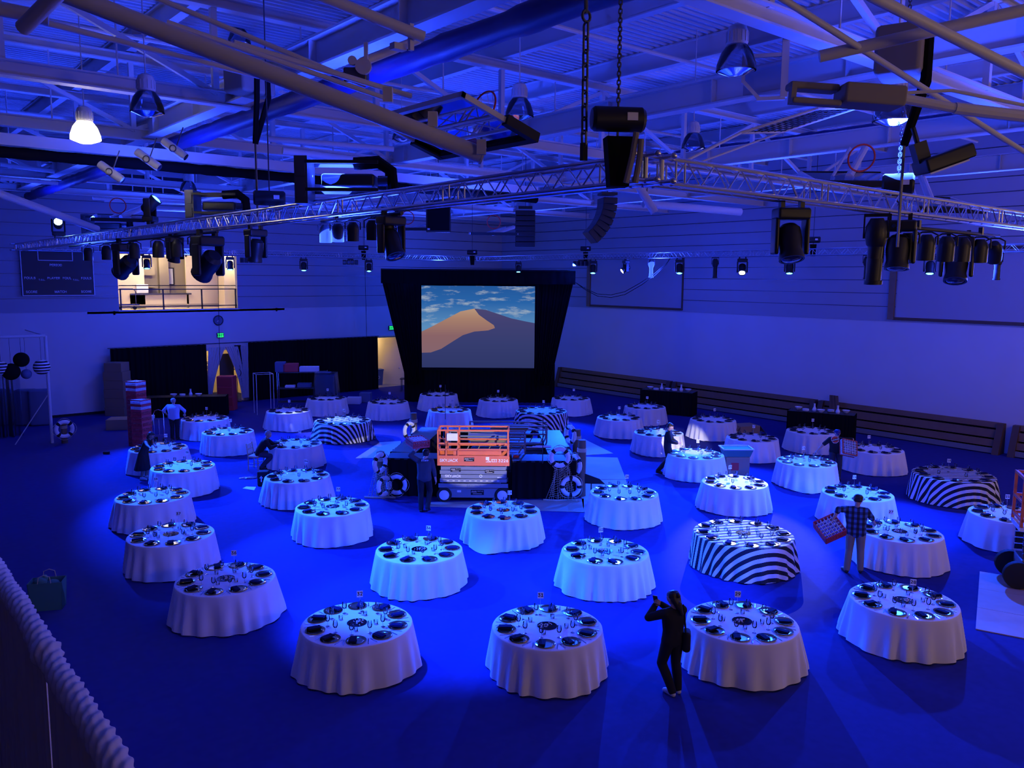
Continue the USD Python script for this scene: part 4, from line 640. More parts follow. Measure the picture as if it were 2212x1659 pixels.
P = lambda q: [((x - .5) * W0, (.5 - y) * H0) for x, y in q]
ridge = [(0, .56), (.1, .49), (.22, .40), (.34, .31), (.46, .275), (.56, .29), (.66, .335), (.78, .39), (.9, .425), (1, .45)]
m = panel(P(ridge + [(1, 1), (0, 1)]), -.006); obj('picture_dune', m, 'dune_shade', sc, smooth=False, uv=U(m, lambda v: (v[:, 2] / H0 + .5) * 1.3))
lit = [(0, .56), (.1, .49), (.22, .40), (.34, .31), (.46, .275), (.50, .35), (.57, .42), (.63, .475), (.64, .51), (.58, .54), (.46, .555), (.36, .60), (.27, .68), (.17, .77), (.08, .815), (0, .82)]
m = panel(P(lit), -.012); obj('picture_dune_face', m, 'dune_lit', sc, smooth=False, uv=U(m, lambda v: (v[:, 2] / H0 + .5) * 1.15 + .1))
obj('border', J(*[box((x, .0, 0), (.12, .06, H0 + .3)) for x in (-W0 / 2 - .06, W0 / 2 + .06)], *[box((0, 0, z), (W0 + .24, .06, .14)) for z in (-H0 / 2 - .07, H0 / 2 + .07)]), 'black_cloth', sc, smooth=False)
def drape(p0, p1, z0, z1, n, amp, m, parent=None, name='drape', taper=None, seed=0, **kw):
    p0, p1 = np.asarray(p0, float)[:2], np.asarray(p1, float)[:2]; L = np.linalg.norm(p1 - p0); d = (p1 - p0) / L; s = np.array([-d[1], d[0]]); g = np.random.default_rng(seed); k = int(n); N = k * 8
    t = np.linspace(0, 1, N + 1); w = np.sin(2 * PI * k * (t + .012 * np.sin(2 * PI * t * 3 + g.uniform(0, 6)))) * amp * (1 + .4 * np.sin(2 * PI * t * 5.3 + g.uniform(0, 6)))
    V = []
    for q in (0, .25, .5, .75, 1):
        base = p0 + d * (t * L)[:, None] if taper is None else p0 + d * ((t * (1 - q) + (taper[0] + t * (taper[1] - taper[0])) * q) * L)[:, None]
        V.append(np.column_stack([base + s * (w * (.6 + .4 * q))[:, None], np.full(N + 1, z1 + (z0 - z1) * q)]))
    V = np.vstack(V); i = np.arange(N); f = []
    for a in range(4): o, e = a * (N + 1), (a + 1) * (N + 1); f += [np.stack([o + i, e + i, e + i + 1], 1), np.stack([o + i, e + i + 1, o + i + 1], 1)]
    f = np.vstack(f); V2 = V + np.array([*(s * .012), 0]); n_ = len(V)
    return obj(name, (np.vstack([V, V2]), np.vstack([f, f[:, ::-1] + n_])), m, parent, smooth=True, **kw)
tA, tB = scr(823, 597, -.6), scr(1243, 601, -.6); ztop = scr(1000, 583, -.6)[2]
vl = thing('stage_valance', 'black top valance above the projection screen', 'valance'); drape(tA, tB, scr(1000, 613, -.6)[2], ztop, 26, .03, 'black_cloth', vl, 'cloth', seed=4); obj('pipe', cyl((*tA[:2], ztop), (*tB[:2], ztop), .04), 'black_metal', vl)
zt, zb = scr(900, 611)[2], .05
a0_, a1_ = scr(826, 611, -.2), scr(909, 611, -.2); drape(a0_, a1_, 1.0, zt, 12, .06, 'black_cloth', None, 'stage_drape', (.62, 1.0), 5, label='black tapered side drape left of the projection screen', cat='drape')
a0_, a1_ = scr(1156, 612, -.2), scr(1238, 612, -.2); drape(a0_, a1_, 1.0, zt, 12, .06, 'black_cloth', None, 'stage_drape', (0, .42), 6, label='black tapered side drape right of the projection screen', cat='drape')
q0, q1 = scr(872, 700, .4), scr(1200, 700, .4); drape(q0, q1, 0.0, scr(1000, 790)[2] + .1, 30, .04, 'black_cloth', None, 'stage_drape', None, 8, label='black drape hanging below the projection screen', cat='drape')
st = thing('stage_riser', 'low black stage riser below the screen', 'stage', (*(at(1020, 838, z=0)[:2] - FH[:2] * .9 + RH[:2] * .9), 0), AZ); obj('deck', box((0, 0, .5), (6.0, 2.0, .12)), 'black_metal', st, smooth=False)
for x in np.linspace(-2.8, 2.8, 5): obj('leg', J(box((x, -1.0, .22), (.06, .06, .44)), box((x, 1.0, .22), (.06, .06, .44))), 'black_metal', st, smooth=False)
for px, w in ((893, 'left'), (1000, 'middle'), (1120, 'right')):
    p = at(px, 845, z=0); t = thing('folding_table', 'dark bare table before the stage, %s one' % w, 'table', (p[0], p[1], 0), AZ); obj('tabletop', box((0, 0, .74), (1.5, .6, .04)), 'black_metal', t, smooth=False)
    for a in (-.68, .68):
        for b in (-.25, .25): obj('leg', cyl((a, b, 0), (a, b, .72), .018, n=6), 'steel_dark', t)
# ---------------------------------------------------------------- black pipe-and-drape along the back wall
for x0, x1, w in ((10.4, 14.95, 'left of the curtained doorway'), (17.15, 25.0, 'between the curtained doorway and the lit doorway')):
    drape((x0, BY - .45), (x1, BY - .45), .02, 3.12, (x1 - x0) * 4.2, .05, 'black_cloth', None, 'black_curtain', None, int(x0), label='black floor-length curtain ' + w, cat='curtain')
obj('curtain_pole', cyl((10.3, BY - .45, 3.15), (25.1, BY - .45, 3.15), .025), 'steel_dark', label='thin dark pole carrying the black curtains along the back wall', cat='pole')
def swag(x0, x1, xt, side, label, seed):
    g = np.random.default_rng(seed); N = 40; t = np.linspace(0, 1, N); V = []
    for q in np.linspace(0, 1, 9):
        w = (1 - q) ** 1.6; a = xt + (x0 - xt) * w; b = xt + .22 * side + (x1 - xt - .22 * side) * w; x = a + (b - a) * t
        V.append(np.column_stack([x, BY - .42 + .05 * np.sin(t * 34 + seed) * (.5 + .5 * w) + 0 * t, np.full(N, 2.95 - 2.75 * q)]))
    V = np.vstack(V); i = np.arange(N - 1); f = []
    for k in range(8): o, e = k * N, (k + 1) * N; f += [np.stack([o + i, e + i, e + i + 1], 1), np.stack([o + i, e + i + 1, o + i + 1], 1)]
    f = np.vstack(f); obj('white_curtain', (np.vstack([V, V + [0, .012, 0]]), np.vstack([f, f[:, ::-1] + len(V)])), 'sheer', label=label, cat='curtain', smooth=True)
swag(15.1, 15.95, 14.95, 1, 'white sheer curtain pulled to the left of the chair-stack doorway', 1); swag(15.95, 16.6, 16.75, 1, 'white sheer curtain crossing to the right over the chair-stack doorway', 2); swag(16.75, 17.15, 16.9, 1, 'white sheer curtain hanging straight at the right of the doorway', 3)
drape((16.45, BY - .36), (16.8, BY - .36), .3, 3.0, 2, .04, 'black_cloth', None, 'black_curtain', (.9, 1.6), 9, label='narrow black curtain slung between the two white curtains', cat='curtain')
# ---------------------------------------------------------------- stacked gold chairs, hand truck, crates, boxes at the back left
def chair(label, loc, rz, group=None):
    t = thing('chiavari_chair', label, 'chair', loc, rz, group)
    for a in (-.19, .19):
        obj('leg', cyl((a, -.18, 0), (a, -.18, .45), .015, n=6), 'gold_chair', t); obj('leg', tube([(a, .19, 0), (a, .18, .45), (a * .95, .24, .92)], .015, 6), 'gold_chair', t)
    obj('seat', rbox((0, 0, .46), (.42, .40, .035), .012), 'gold_chair', t); obj('seat_pad', rbox((0, 0, .49), (.38, .36, .035), .015), 'linen', t)
    for z, y in ((.58, .195), (.72, .215), (.88, .237)): obj('back_rail', cyl((-.19, y, z), (.19, y, z), .011, n=6), 'gold_chair', t)
    for x in (-.1, -.035, .035, .1): obj('spindle', cyl((x, .19, .5), (x, .235, .88), .007, n=5), 'gold_chair', t)
    for z in (.15, .25): obj('stretcher', J(cyl((-.19, -.18, z), (.19, -.18, z), .009, n=5), cyl((-.19, -.18, z), (-.19, .19, z), .009, n=5), cyl((.19, -.18, z), (.19, .19, z), .009, n=5)), 'gold_chair', t)
    return t
c0 = None
for st_, (x, y) in enumerate(((15.3, BY + .8), (15.55, BY + 1.5))):
    for k in range(7):
        lab = 'gold chiavari chair in the %s stack seen through the curtained doorway' % ('front', 'rear')[st_]
        if c0 is None: c0 = chair(lab, (x, y, 0), .3, 'stacked gold chairs, front stack')
        else: dup(c0, (x, y, k * .26), .3, lab, 'stacked gold chairs, %s stack' % ('front', 'rear')[st_])
p = at(556, 1014, z=0); chair('chiavari chair with a pale pad under the grey-haired seated man', (p[0] - .02, p[1] + .05, 0), AZ + 1.35)
def crate(loc, rz, label, group, white=False, rx=0, ry=0):
    t = thing('glass_crate', label, 'crate', loc, rz, group, rx=rx, ry=ry); w, h = .50, .21; m = 'red_plastic'
    for a, b, L, r in ((0, -w / 2, w, 0), (0, w / 2, w, 0), (-w / 2, 0, w, 1), (w / 2, 0, w, 1)):
        sz = lambda hh: (L, .02, hh) if not r else (.02, L, hh)
        obj('side_rail', J(box((a, b, .025), sz(.05)), box((a, b, h - .02), sz(.04))), m, t, smooth=False)
        obj('side_lattice', J(*[box((a, b, z), sz(.016)) for z in (.075, .105, .135)], *[box((a + (u if not r else 0), b + (u if r else 0), .11), (.014, .02, .13) if not r else (.02, .014, .13)) for u in np.linspace(-w / 2 + .01, w / 2 - .01, 9)]), 'white_plastic' if white else m, t, smooth=False)
    obj('floor_grid', J(*[box((u, 0, .012), (.012, w, .02)) for u in np.linspace(-w / 2, w / 2, 7)], *[box((0, u, .012), (w, .012, .02)) for u in np.linspace(-w / 2, w / 2, 7)]), m, t, smooth=False)
    obj('divider_grid', J(*[box((u, 0, h - .05), (.008, w - .02, .09)) for u in np.linspace(-w / 2, w / 2, 7)[1:-1]], *[box((0, u, h - .05), (w - .02, .008, .09)) for u in np.linspace(-w / 2, w / 2, 7)[1:-1]]), 'white_plastic', t, smooth=False)
    return t
cw, cr_ = None, None
for (px, py), n, w in (((300, 962), 12, 'rear'), ((309, 968), 9, 'front')):
    p = at(px, py, z=0)
    for k in range(n):
        wh = k >= n - 2; proto = cw if wh else cr_; lab = ('red glass crate with white lattice at the top of the %s crate stack' if wh else 'red glass crate in the %s of the two crate stacks') % w
        gp = ('white-latticed crates of the %s stack' if wh else 'red crates of the %s stack') % w
        if proto is None:
            proto = crate((p[0], p[1], k * .212), AZ - .35, lab, gp, wh)
            if wh: cw = proto
            else: cr_ = proto
        else: dup(proto, (p[0], p[1], k * .212), AZ - .35, lab, gp)
p = at(345, 956, z=0); t = thing('hand_truck', 'pale metal hand truck held by the man in the pale blue shirt', 'hand truck', (p[0], p[1], 0), AZ)
obj('frame', tube([(-.2, 0, .1), (-.2, 0, 1.15), (-.14, 0, 1.28), (0, 0, 1.33), (.14, 0, 1.28), (.2, 0, 1.15), (.2, 0, .1)], .018, 8), 'chrome', t); obj('crossbar', J(*[cyl((-.2, 0, z), (.2, 0, z), .014) for z in (.3, .95)], cyl((0, 0, .3), (0, 0, .95), .012)), 'chrome', t); obj('toe_plate', box((0, -.12, .03), (.42, .26, .012)), 'steel_dark', t, smooth=False)
for a in (-.17, .17): obj('wheel', cyl((a - .03, .07, .11), (a + .03, .07, .11), .11, n=14), 'black_rubber', t)
def carton(loc, s, rz, label, group=None, m='cardboard', open_=False):
    t = thing('cardboard_box', label, 'box', loc, rz, group); obj('body', rbox((0, 0, s[2] / 2), s, .012, n=6), m, t)
    if open_:
        for sx in (-1, 1): obj('flap', hexa([(sx * s[0] / 2, -s[1] / 2, s[2]), (sx * (s[0] / 2 + .25), -s[1] / 2, s[2] - .3), (sx * (s[0] / 2 + .25), s[1] / 2, s[2] - .3), (sx * s[0] / 2, s[1] / 2, s[2]), (sx * s[0] / 2, -s[1] / 2, s[2] + .006), (sx * (s[0] / 2 + .256), -s[1] / 2, s[2] - .294), (sx * (s[0] / 2 + .256), s[1] / 2, s[2] - .294), (sx * s[0] / 2, s[1] / 2, s[2] + .006)]), m, t, smooth=False)
    else: obj('tape', box((0, 0, s[2] + .001), (s[0], .06, .003)), 'canvas', t, smooth=False)
p = at(246, 900, z=0); p = p + FH * .5
for k in range(6): carton((p[0] + .02 * (k % 2), p[1], k * .42), (.95 - .12 * (k == 5), .75, .415), AZ - .05, ('brown carton on top of the tall stack at the back left' if k == 5 else 'brown carton at the bottom of the tall stack at the back left' if k == 0 else 'brown carton inside the tall stack at the back left'), None if k in (0, 5) else 'cartons inside the tall stack')
carton((*(at(215, 885, z=0)[:2]), 0), (.7, .6, .9), AZ, 'brown carton standing left of the tall stack, against the wall'); carton((*(at(270, 925, z=0)[:2]), 0), (1.3, .9, .45), AZ + .2, 'low wide brown carton before the tall stack'); 
p = at(292, 922, z=0); t = thing('trestle', 'low bench under a pale cloth beside the cartons', 'bench', (p[0] + .3, p[1] + .2, 0), AZ); obj('bench', box((0, 0, .2), (.95, .5, .4)), 'cardboard', t, smooth=False); obj('cloth', hexa([(-.45, -.3, .12), (.5, -.3, .1), (.5, .3, .3), (-.45, .3, .35), (-.5, -.28, .44), (.5, -.28, .42), (.5, .3, .43), (-.5, .3, .44)]), 'linen', t, smooth=False)
p = at(307, 860, z=0); t = thing('easel_sign', 'dark framed sign on an easel before the black curtain', 'sign', (p[0], p[1] - .3, 0), AZ); obj('board', box((0, 0, 1.45), (.8, .04, 1.2)), 'black_cloth', t, smooth=False)
obj('frame', J(*[box((x, -.03, 1.45), (.04, .03, 1.25)) for x in (-.42, .42)], *[box((0, -.03, z), (.88, .03, .04)) for z in (.84, 2.06)]), 'oak_dark', t, smooth=False); obj('leg', J(cyl((-.35, -.02, 0), (-.1, .02, 1.9), .02), cyl((.35, -.02, 0), (.1, .02, 1.9), .02), cyl((0, .6, 0), (0, .05, 1.8), .02)), 'oak_dark', t); obj('print', J(*[box((x, -.025, z), (.12, .01, .05)) for x, z in ((.05, 1.85), (-.05, 1.7), (.02, 1.1))]), 'sign_white', t, smooth=False)
# black serving tables with white crockery: back left, and two along the right wall
def buffet(px, py, w, label, yaw, d=.8, h=.95):
    p = at(px, py, z=0); t = thing('buffet_table', label, 'table', (p[0], p[1], 0), yaw); obj('tabletop', box((0, 0, h - .02), (w, d, .04)), 'black_metal', t, smooth=False)
    for a, b in (((-w / 2 - .02, -d / 2 - .02), (w / 2 + .02, -d / 2 - .02)), ((w / 2 + .02, -d / 2 - .02), (w / 2 + .02, d / 2 + .02)), ((w / 2 + .02, d / 2 + .02), (-w / 2 - .02, d / 2 + .02)), ((-w / 2 - .02, d / 2 + .02), (-w / 2 - .02, -d / 2 - .02))): drape(a, b, .01, h, max(4, np.hypot(a[0] - b[0], a[1] - b[1]) * 7), .018, 'black_cloth', t, 'skirt', seed=int(px))
    return p, yaw, h
def dishes(base, yaw, h, w, n, seed, where):
    g = np.random.default_rng(seed)
    for k in range(n):
        o = np.array([(k + .5) / n * w - w / 2 + g.normal(0, .02), g.uniform(-.2, .2)]); q = np.array([base[0] + o[0] * math.cos(yaw) - o[1] * math.sin(yaw), base[1] + o[0] * math.sin(yaw) + o[1] * math.cos(yaw), h + .004])
        kd = k % 3
        if kd == 0: obj('serving_bowl', lathe([(0, 0), (.06, 0), (.15, .09), (.16, .12), (.14, .11), (.05, .02), (0, .015)], 16, q), 'white_plastic', label='white serving bowl on the black table ' + where, cat='bowl', group='white bowls on the black table ' + where)
        elif kd == 1: obj('plate_stack', lathe([(0, 0), (.12, 0), (.14, .02), (.12, .03), (.14, .05), (.12, .06), (.14, .09), (0, .085)], 16, q), 'white_plastic', label='stack of white plates on the black table ' + where, cat='plates', group='stacked plates on the black table ' + where)
        else: obj('carafe', lathe([(0, 0), (.07, 0), (.09, .08), (.04, .2), (.035, .3), (.045, .33), (.03, .33), (.025, .2), (0, .2)], 14, q), 'white_plastic', label='white carafe on the black table ' + where, cat='carafe', group='carafes on the black table ' + where)
b = buffet(405, 898, 3.6, 'black-skirted serving table behind the man in the pale blue shirt', AZ + .2); dishes(*b, 1.6, 4, 3, 'at the back left')
b = buffet(1443, 893, 2.6, 'black-skirted serving table before the bleachers, farther one', AZ - .5, h=1.15); dishes(*b, 2.2, 7, 4, 'farther along the right wall')
b = buffet(1772, 948, 2.6, 'black-skirted serving table before the bleachers, nearer one', AZ - .5, h=1.15); dishes(*b, 2.2, 7, 5, 'nearer along the right wall')
# shelving rack, empty frame, wrapped rack, red trolley, balloons and goal
p = at(655, 882, z=0); t = thing('shelving_rack', 'wire shelving rack with boxes before the black curtain', 'rack', (p[0], p[1], 0), AZ + .15)
for a in (-1.2, 1.2):
    for b in (-.3, .3): obj('upright', cyl((a, b, 0), (a, b, 1.9), .02), 'chrome', t)
for z in (.35, 1.05, 1.85): obj('shelf', box((0, 0, z), (2.4, .62, .03)), 'steel_dark', t, smooth=False)
for x, z, s, m, lab in ((-.55, 1.87, (.75, .5, .42), 'red_plastic', 'red storage box on top of the wire rack'), (.35, 1.87, (.95, .5, .26), 'white_plastic', 'white flat tub on top of the wire rack'), (-1.05, 1.87, (.5, .5, .5), 'bin_blue', 'dark tub on top left of the wire rack'), (.1, 1.07, (.7, .45, .22), 'bin_blue', 'blue tub on the middle shelf of the wire rack'), (-.6, 1.07, (.5, .4, .12), 'white_plastic', 'white tray on the middle shelf of the wire rack'), (.8, .37, (.6, .45, .3), 'cardboard', 'brown box on the bottom shelf of the wire rack')):
    w = RH * math.cos(.15) + FH * math.sin(.15); obj('storage_box', rbox((p[0] + w[0] * x, p[1] + w[1] * x, z + s[2] / 2), s, .03, AZ + .15), m, label=lab, cat='box')
p = at(571, 893, z=0); t = thing('display_frame', 'thin empty white metal frame standing before the black curtain', 'frame', (p[0], p[1], 0), AZ + .5)
for a in (-.4, .4):
    for b in (-.35, .35): obj('post', cyl((a, b, 0), (a, b, 1.95), .018), 'white_paint', t)
obj('top_rail', J(*[cyl((-.4, b, 1.95), (.4, b, 1.95), .014) for b in (-.35, .35)], *[cyl((a, -.35, 1.95), (a, .35, 1.95), .014) for a in (-.4, .4)]), 'white_paint', t)
p = at(712, 888, z=0); t = thing('wrapped_trolley', 'trolley wrapped in clear plastic film beside the wire rack', 'trolley', (p[0], p[1] + .3, 0), AZ); obj('load', J(rbox((0, 0, .95), (1.0, .7, 1.7), .08), rbox((-.1, 0, 1.85), (.7, .5, .14), .04)), 'bin_blue', t)
obj('film', J(hexa([(-.62, -.5, .05), (.72, -.55, .05), (.66, .45, .05), (-.6, .45, .05), (-.48, -.38, 1.92), (.5, -.38, 1.9), (.5, .38, 1.9), (-.48, .38, 1.92)])), 'film', t, smooth=False)
p = at(492, 885, z=0); t = thing('red_cabinet', 'dark red cabinet standing before the curtained doorway', 'cabinet', (p[0], p[1], 0), AZ); obj('carcass', rbox((0, 0, .85), (.8, .6, 1.7), .02), 'red_plastic', t)
for z in (.45, .95, 1.42): obj('drawer', box((0, -.305, z), (.7, .02, .4)), 'red_trim', t, smooth=False)
p = at(514, 868, z=0); t = thing('coat_rail', 'hooped dark metal stand before the right white curtain', 'stand', (p[0], p[1], 0), AZ); obj('hoop', torus((0, 0, 1.55), .22, .016, 20, 6, PI / 2), 'black_metal', t); obj('pole', J(cyl((0, 0, .02), (0, 0, 1.35), .016), cyl((-.2, 0, .02), (.2, 0, .02), .02)), 'black_metal', t)
for px, py, s, w in ((765, 872, (.7, .5, .35), 'white box right of the wrapped trolley'), (790, 868, (.6, .5, .5), 'dark box by the black curtain near the lit doorway'), (690, 862, (.8, .4, .1), 'pale tray below the wrapped trolley')): q = at(px, py, z=0); obj('storage_box', rbox((q[0], q[1], s[2] / 2), s, .02, AZ), 'white_plastic' if 'white' in w or 'pale' in w else 'bin_blue', label=w, cat='box')
gp = at(113, 957, z=0); t = thing('white_frame', 'tall white arch frame at the left edge hung with paper lanterns', 'frame'); zt = at(103, 786, x=gp[0])[2]; zt = 4.25; g2 = at(-160, 985, z=0)
for c in (gp, g2): obj('post', cyl((c[0], c[1], 0), (c[0], c[1], zt), .06), 'white_paint', t)
obj('crossbar', cyl((gp[0], gp[1], zt), (g2[0], g2[1], zt), .06), 'white_paint', t); obj('back_stay', J(cyl((gp[0], gp[1], zt), (gp[0] - .4, gp[1] + 1.6, zt + .15), .02), cyl((gp[0], gp[1], 2.0), (gp[0] - 1.2, gp[1] + .5, 0), .02)), 'white_paint', t)
for px, py, r, m, w in ((46, 777, .28, 'black_cloth', 'black ball lantern standing above the white arch bar'), (24, 803, .32, 'black_cloth', 'large black ball lantern below the white arch bar'), (57, 808, .19, 'bin_blue', 'small blue ball lantern below the white arch bar'), (90, 793, .30, 'stripe', 'striped ball lantern under the corner of the white arch'), (2, 795, .26, 'stripe', 'striped ball lantern cut by the left edge')):
    u = (px - 103) / (-263.); q = gp + (g2 - gp) * 0; d = (g2 - gp) / np.linalg.norm(g2 - gp); pp = at(px, py, d=gp @ FH + (d @ FH) * np.linalg.norm(g2 - gp) * (103 - px) / 263.)
    v, f = ball(pp, (r, r, r), 3); obj('paper_lantern', (v, f), m, label=w, cat='lantern', smooth=True, uv=np.stack([(v[:, 2]) * 1.7, v[:, 0]], 1))
    obj('lantern_cord', cyl(pp, (pp[0], pp[1], max(zt, pp[2] + r)), .006, n=5), 'black_metal', label='cord of the ' + w.split(' below')[0].split(' standing')[0].split(' under')[0].split(' cut')[0] + (' at the left edge' if 'edge' in w else ' by the arch'), cat='cord')
drape((g2[0] + .2, g2[1] + 1.8), (gp[0] - .6, gp[1] + 2.4), .02, 2.6, 12, .14, 'film', None, 'plastic_sheet', None, 21, label='crumpled translucent plastic sheets heaped at the left edge', cat='plastic sheet')
for k, px in enumerate((18, 70, 100)):
    q = at(px, 925, z=0); obj('padded_block', rbox((q[0], q[1] + 1.0, .8), (.85, .5, 1.6), .1, AZ + .2 * k), 'bin_blue', label='shrouded upright block behind the white arch, %s one' % ('leftmost', 'middle', 'right')[k], cat='block')
# ---------------------------------------------------------------- bleachers folded against the right wall
def bleacher(y0, y1, label):
    t = thing('bleachers', label, 'bleachers'); c, L = (y0 + y1) / 2, abs(y1 - y0)
    for k, (x, za, zb, m) in enumerate(((34.62, .98, 1.20, 'oak'), (34.50, .60, .92, 'oak'), (34.38, .28, .55, 'oak'), (34.26, .04, .24, 'bench_grey'))): obj('board', box((x, c, (za + zb) / 2), (.05, L, zb - za)), m, t, smooth=False)
    obj('dark_gap_core', box((34.70, c, .55), (.14, L - .1, 1.08)), 'black_cloth', t, smooth=False)  # black box that shows as the dark gaps between the boards
    for y in (y0, y1): obj('end_panel', hexa([(34.14, y - .12, 0), (34.75, y - .12, 0), (34.75, y + .12, 0), (34.14, y + .12, 0), (34.5, y - .12, 1.18), (34.75, y - .12, 1.18), (34.75, y + .12, 1.18), (34.5, y + .12, 1.18)]), 'oak_dark', t, smooth=False)
bleacher(11.75, 19.2, 'folded timber bleachers at the right, behind the nearer serving table'); bleacher(19.6, 27.6, 'folded timber bleachers in the middle of the right wall'); bleacher(28.0, 36.5, 'folded timber bleachers deepest along the right wall'); bleacher(2.5, 11.2, 'folded timber bleachers cut by the right edge')
for k in range(3): q0 = at(1848 + 14 * k, 938, z=0.0); obj('leaning_plank', bar((33.6 - .15 * k, q0[1] + .55 + .3 * k, .0), (34.4, q0[1] + 1.2 + .3 * k, 1.5), .14, .05), 'oak_dark', label='dark plank leaning on the bleachers, %s of three' % ('left', 'middle', 'right')[k], cat='plank', smooth=False)
p = at(1608, 945, z=0); carton((p[0], p[1], 0), (.95, .8, .55), AZ + .3, 'open brown carton with drooping flaps before the bleachers', None, 'cardboard', True)
p = at(1588, 1022, z=0); carton((p[0], p[1], 0), (.8, .6, .62), AZ, 'brown carton with a faint dark printed square, under the grey tub'); obj('printed_mark', box((p[0] - FH[0] * .302 - RH[0] * .1, p[1] - FH[1] * .302 - RH[1] * .1, .3), (.26, .006, .26), AZ), 'red_trim', label='dark printed square on the carton below the grey tub', cat='print', smooth=False)
tb = thing('tub', 'grey rectangular tub standing on a brown carton', 'tub', (p[0], p[1], .625), AZ); obj('body', hexa([(-.42, -.26, 0), (.42, -.26, 0), (.42, .26, 0), (-.42, .26, 0), (-.5, -.34, .26), (.5, -.34, .26), (.5, .34, .26), (-.5, .34, .26)]), 'bag_green', tb, smooth=False); obj('rim', J(*[box((x, 0, .27), (.05, .72, .03)) for x in (-.5, .5)], *[box((0, y, .27), (1.04, .05, .03)) for y in (-.34, .34)]), 'sign_white', tb, smooth=False)
# ---------------------------------------------------------------- orange scissor lift in front of the bar (faces the balcony with its long side)
LP = at(1022, 1087, z=0) + FH * .42
lf = thing('scissor_lift', 'orange and grey scissor lift with lowered platform before the bar', 'scissor lift', (LP[0], LP[1], 0), AZ)
obj('chassis', rbox((0, 0, .30), (1.62, .62, .34), .02), 'grey_paint', lf); obj('skirt_panel', J(box((0, -.37, .52), (2.06, .03, .12)), box((0, .37, .52), (2.06, .03, .12))), 'grey_paint', lf, smooth=False)
for a in (-.86, .86):
    for b in (-.30, .30): w = obj('wheel', T(lathe([(0, -.07), (.14, -.07), (.21, -.06), (.225, -.03), (.225, .03), (.21, .06), (.14, .07), (0, .07)], 24), (a, b, .225), 0, PI / 2), 'black_rubber', lf); obj('hub', T(lathe([(0, .02), (.06, .02), (.15, .0), (.15, -.02), (0, -.02)], 20), (a, b - .075 * np.sign(-b) * -1 if 0 else b + .075 * np.sign(b), .225), 0, PI / 2), 'sign_white', w)
for k in range(4): obj('scissor_arm', J(box((.0, -.30, .66 + k * .125), (1.98 - .06 * (k % 2), .07, .105)), box((0, .30, .66 + k * .125), (1.98 - .06 * (k % 2), .07, .105))), 'grey_paint', lf, smooth=False)
for k in range(10): obj('hazard_tick', box((-.75 + k * .165, -.338, .655), (.07, .004, .02)), 'card', lf, smooth=False)
obj('platform', box((0, 0, 1.16), (2.10, .70, .08)), 'steel_dark', lf, smooth=False)
obj('side_panel', J(box((0, -.36, 1.27), (2.10, .03, .30)), box((0, .36, 1.27), (2.10, .03, .30)), box((-1.05, 0, 1.27), (.03, .72, .30)), box((1.05, 0, 1.27), (.03, .72, .30))), 'orange_paint', lf, smooth=False)
obj('toe_panel', J(box((.12, -.30, 1.50), (1.42, .03, .15)), box((.35, -.318, 1.50), (.012, .01, .15))), 'orange_paint', lf, smooth=False)
for x in (-1.04, -.80, -.45, 1.02): obj('rail_post', J(box((x, -.34, 1.78), (.045, .04, .78)), box((x, .34, 1.78), (.045, .04, .78))), 'orange_paint', lf, smooth=False)
for z in (1.60, 1.78, 2.17): obj('guard_rail', J(box((0, -.34, z), (2.10, .04, .045)), box((0, .34, z), (2.10, .04, .045)), box((-1.04, 0, z), (.04, .70, .045)), box((1.04, 0, z), (.04, .70, .045))), 'orange_paint', lf, smooth=False)
obj('control_box', rbox((-.62, -.38, 1.98), (.32, .06, .22), .01), 'card', lf); obj('entry_chain', tube([(-.9, -.36, 2.0), (-.8, -.37, 1.7), (-.7, -.36, 1.9)], .012, 5), 'steel_dark', lf)
for s, h, x, y, z, m in (('SKYJACK', .085, -.72, -.378, 1.28, 'card'), ('SJIII 3226', .085, .72, -.378, 1.28, 'card'), ('SKYJACK', .075, -.60, -.34, .80, 'card'), ('SKYJACK', .07, .03, -.388, .52, 'bin_blue')): obj('lettering', wall_text(s, h, (x, y, z), 0, .004, True), m, lf, smooth=False)
for x, y, z, q in ((-.12, -.377, 1.31, 1), (-.52, -.34, .985, 1), (.48, -.34, .945, .9), (.12, -.315, .30, 1.3)):
    pl = obj('plate', box((x, y, z), (.30 * q, .006, .115 * q)), 'ink', lf, smooth=False); obj('lettering', J(wall_text('AAA', .042 * q, (x - .075 * q, y - .005, z + .02 * q), 0, .003, True), wall_text('RENTALS', .022 * q, (x + .07 * q, y - .005, z + .03 * q), 0, .003), box((x, y - .004, z - .03 * q), (.2 * q, .003, .012 * q))), 'shell', pl, smooth=False)
obj('decal', J(box((.42, -.377, 1.34), (.10, .004, .10)), box((.44, -.377, 1.24), (.14, .004, .02)), torus((.22, -.34, .80), .035, .01, 14, 5, PI / 2), box((.78, -.34, .76), (.14, .004, .03)), box((-.42, -.315, .33), (.12, .004, .06))), 'card', lf, smooth=False)
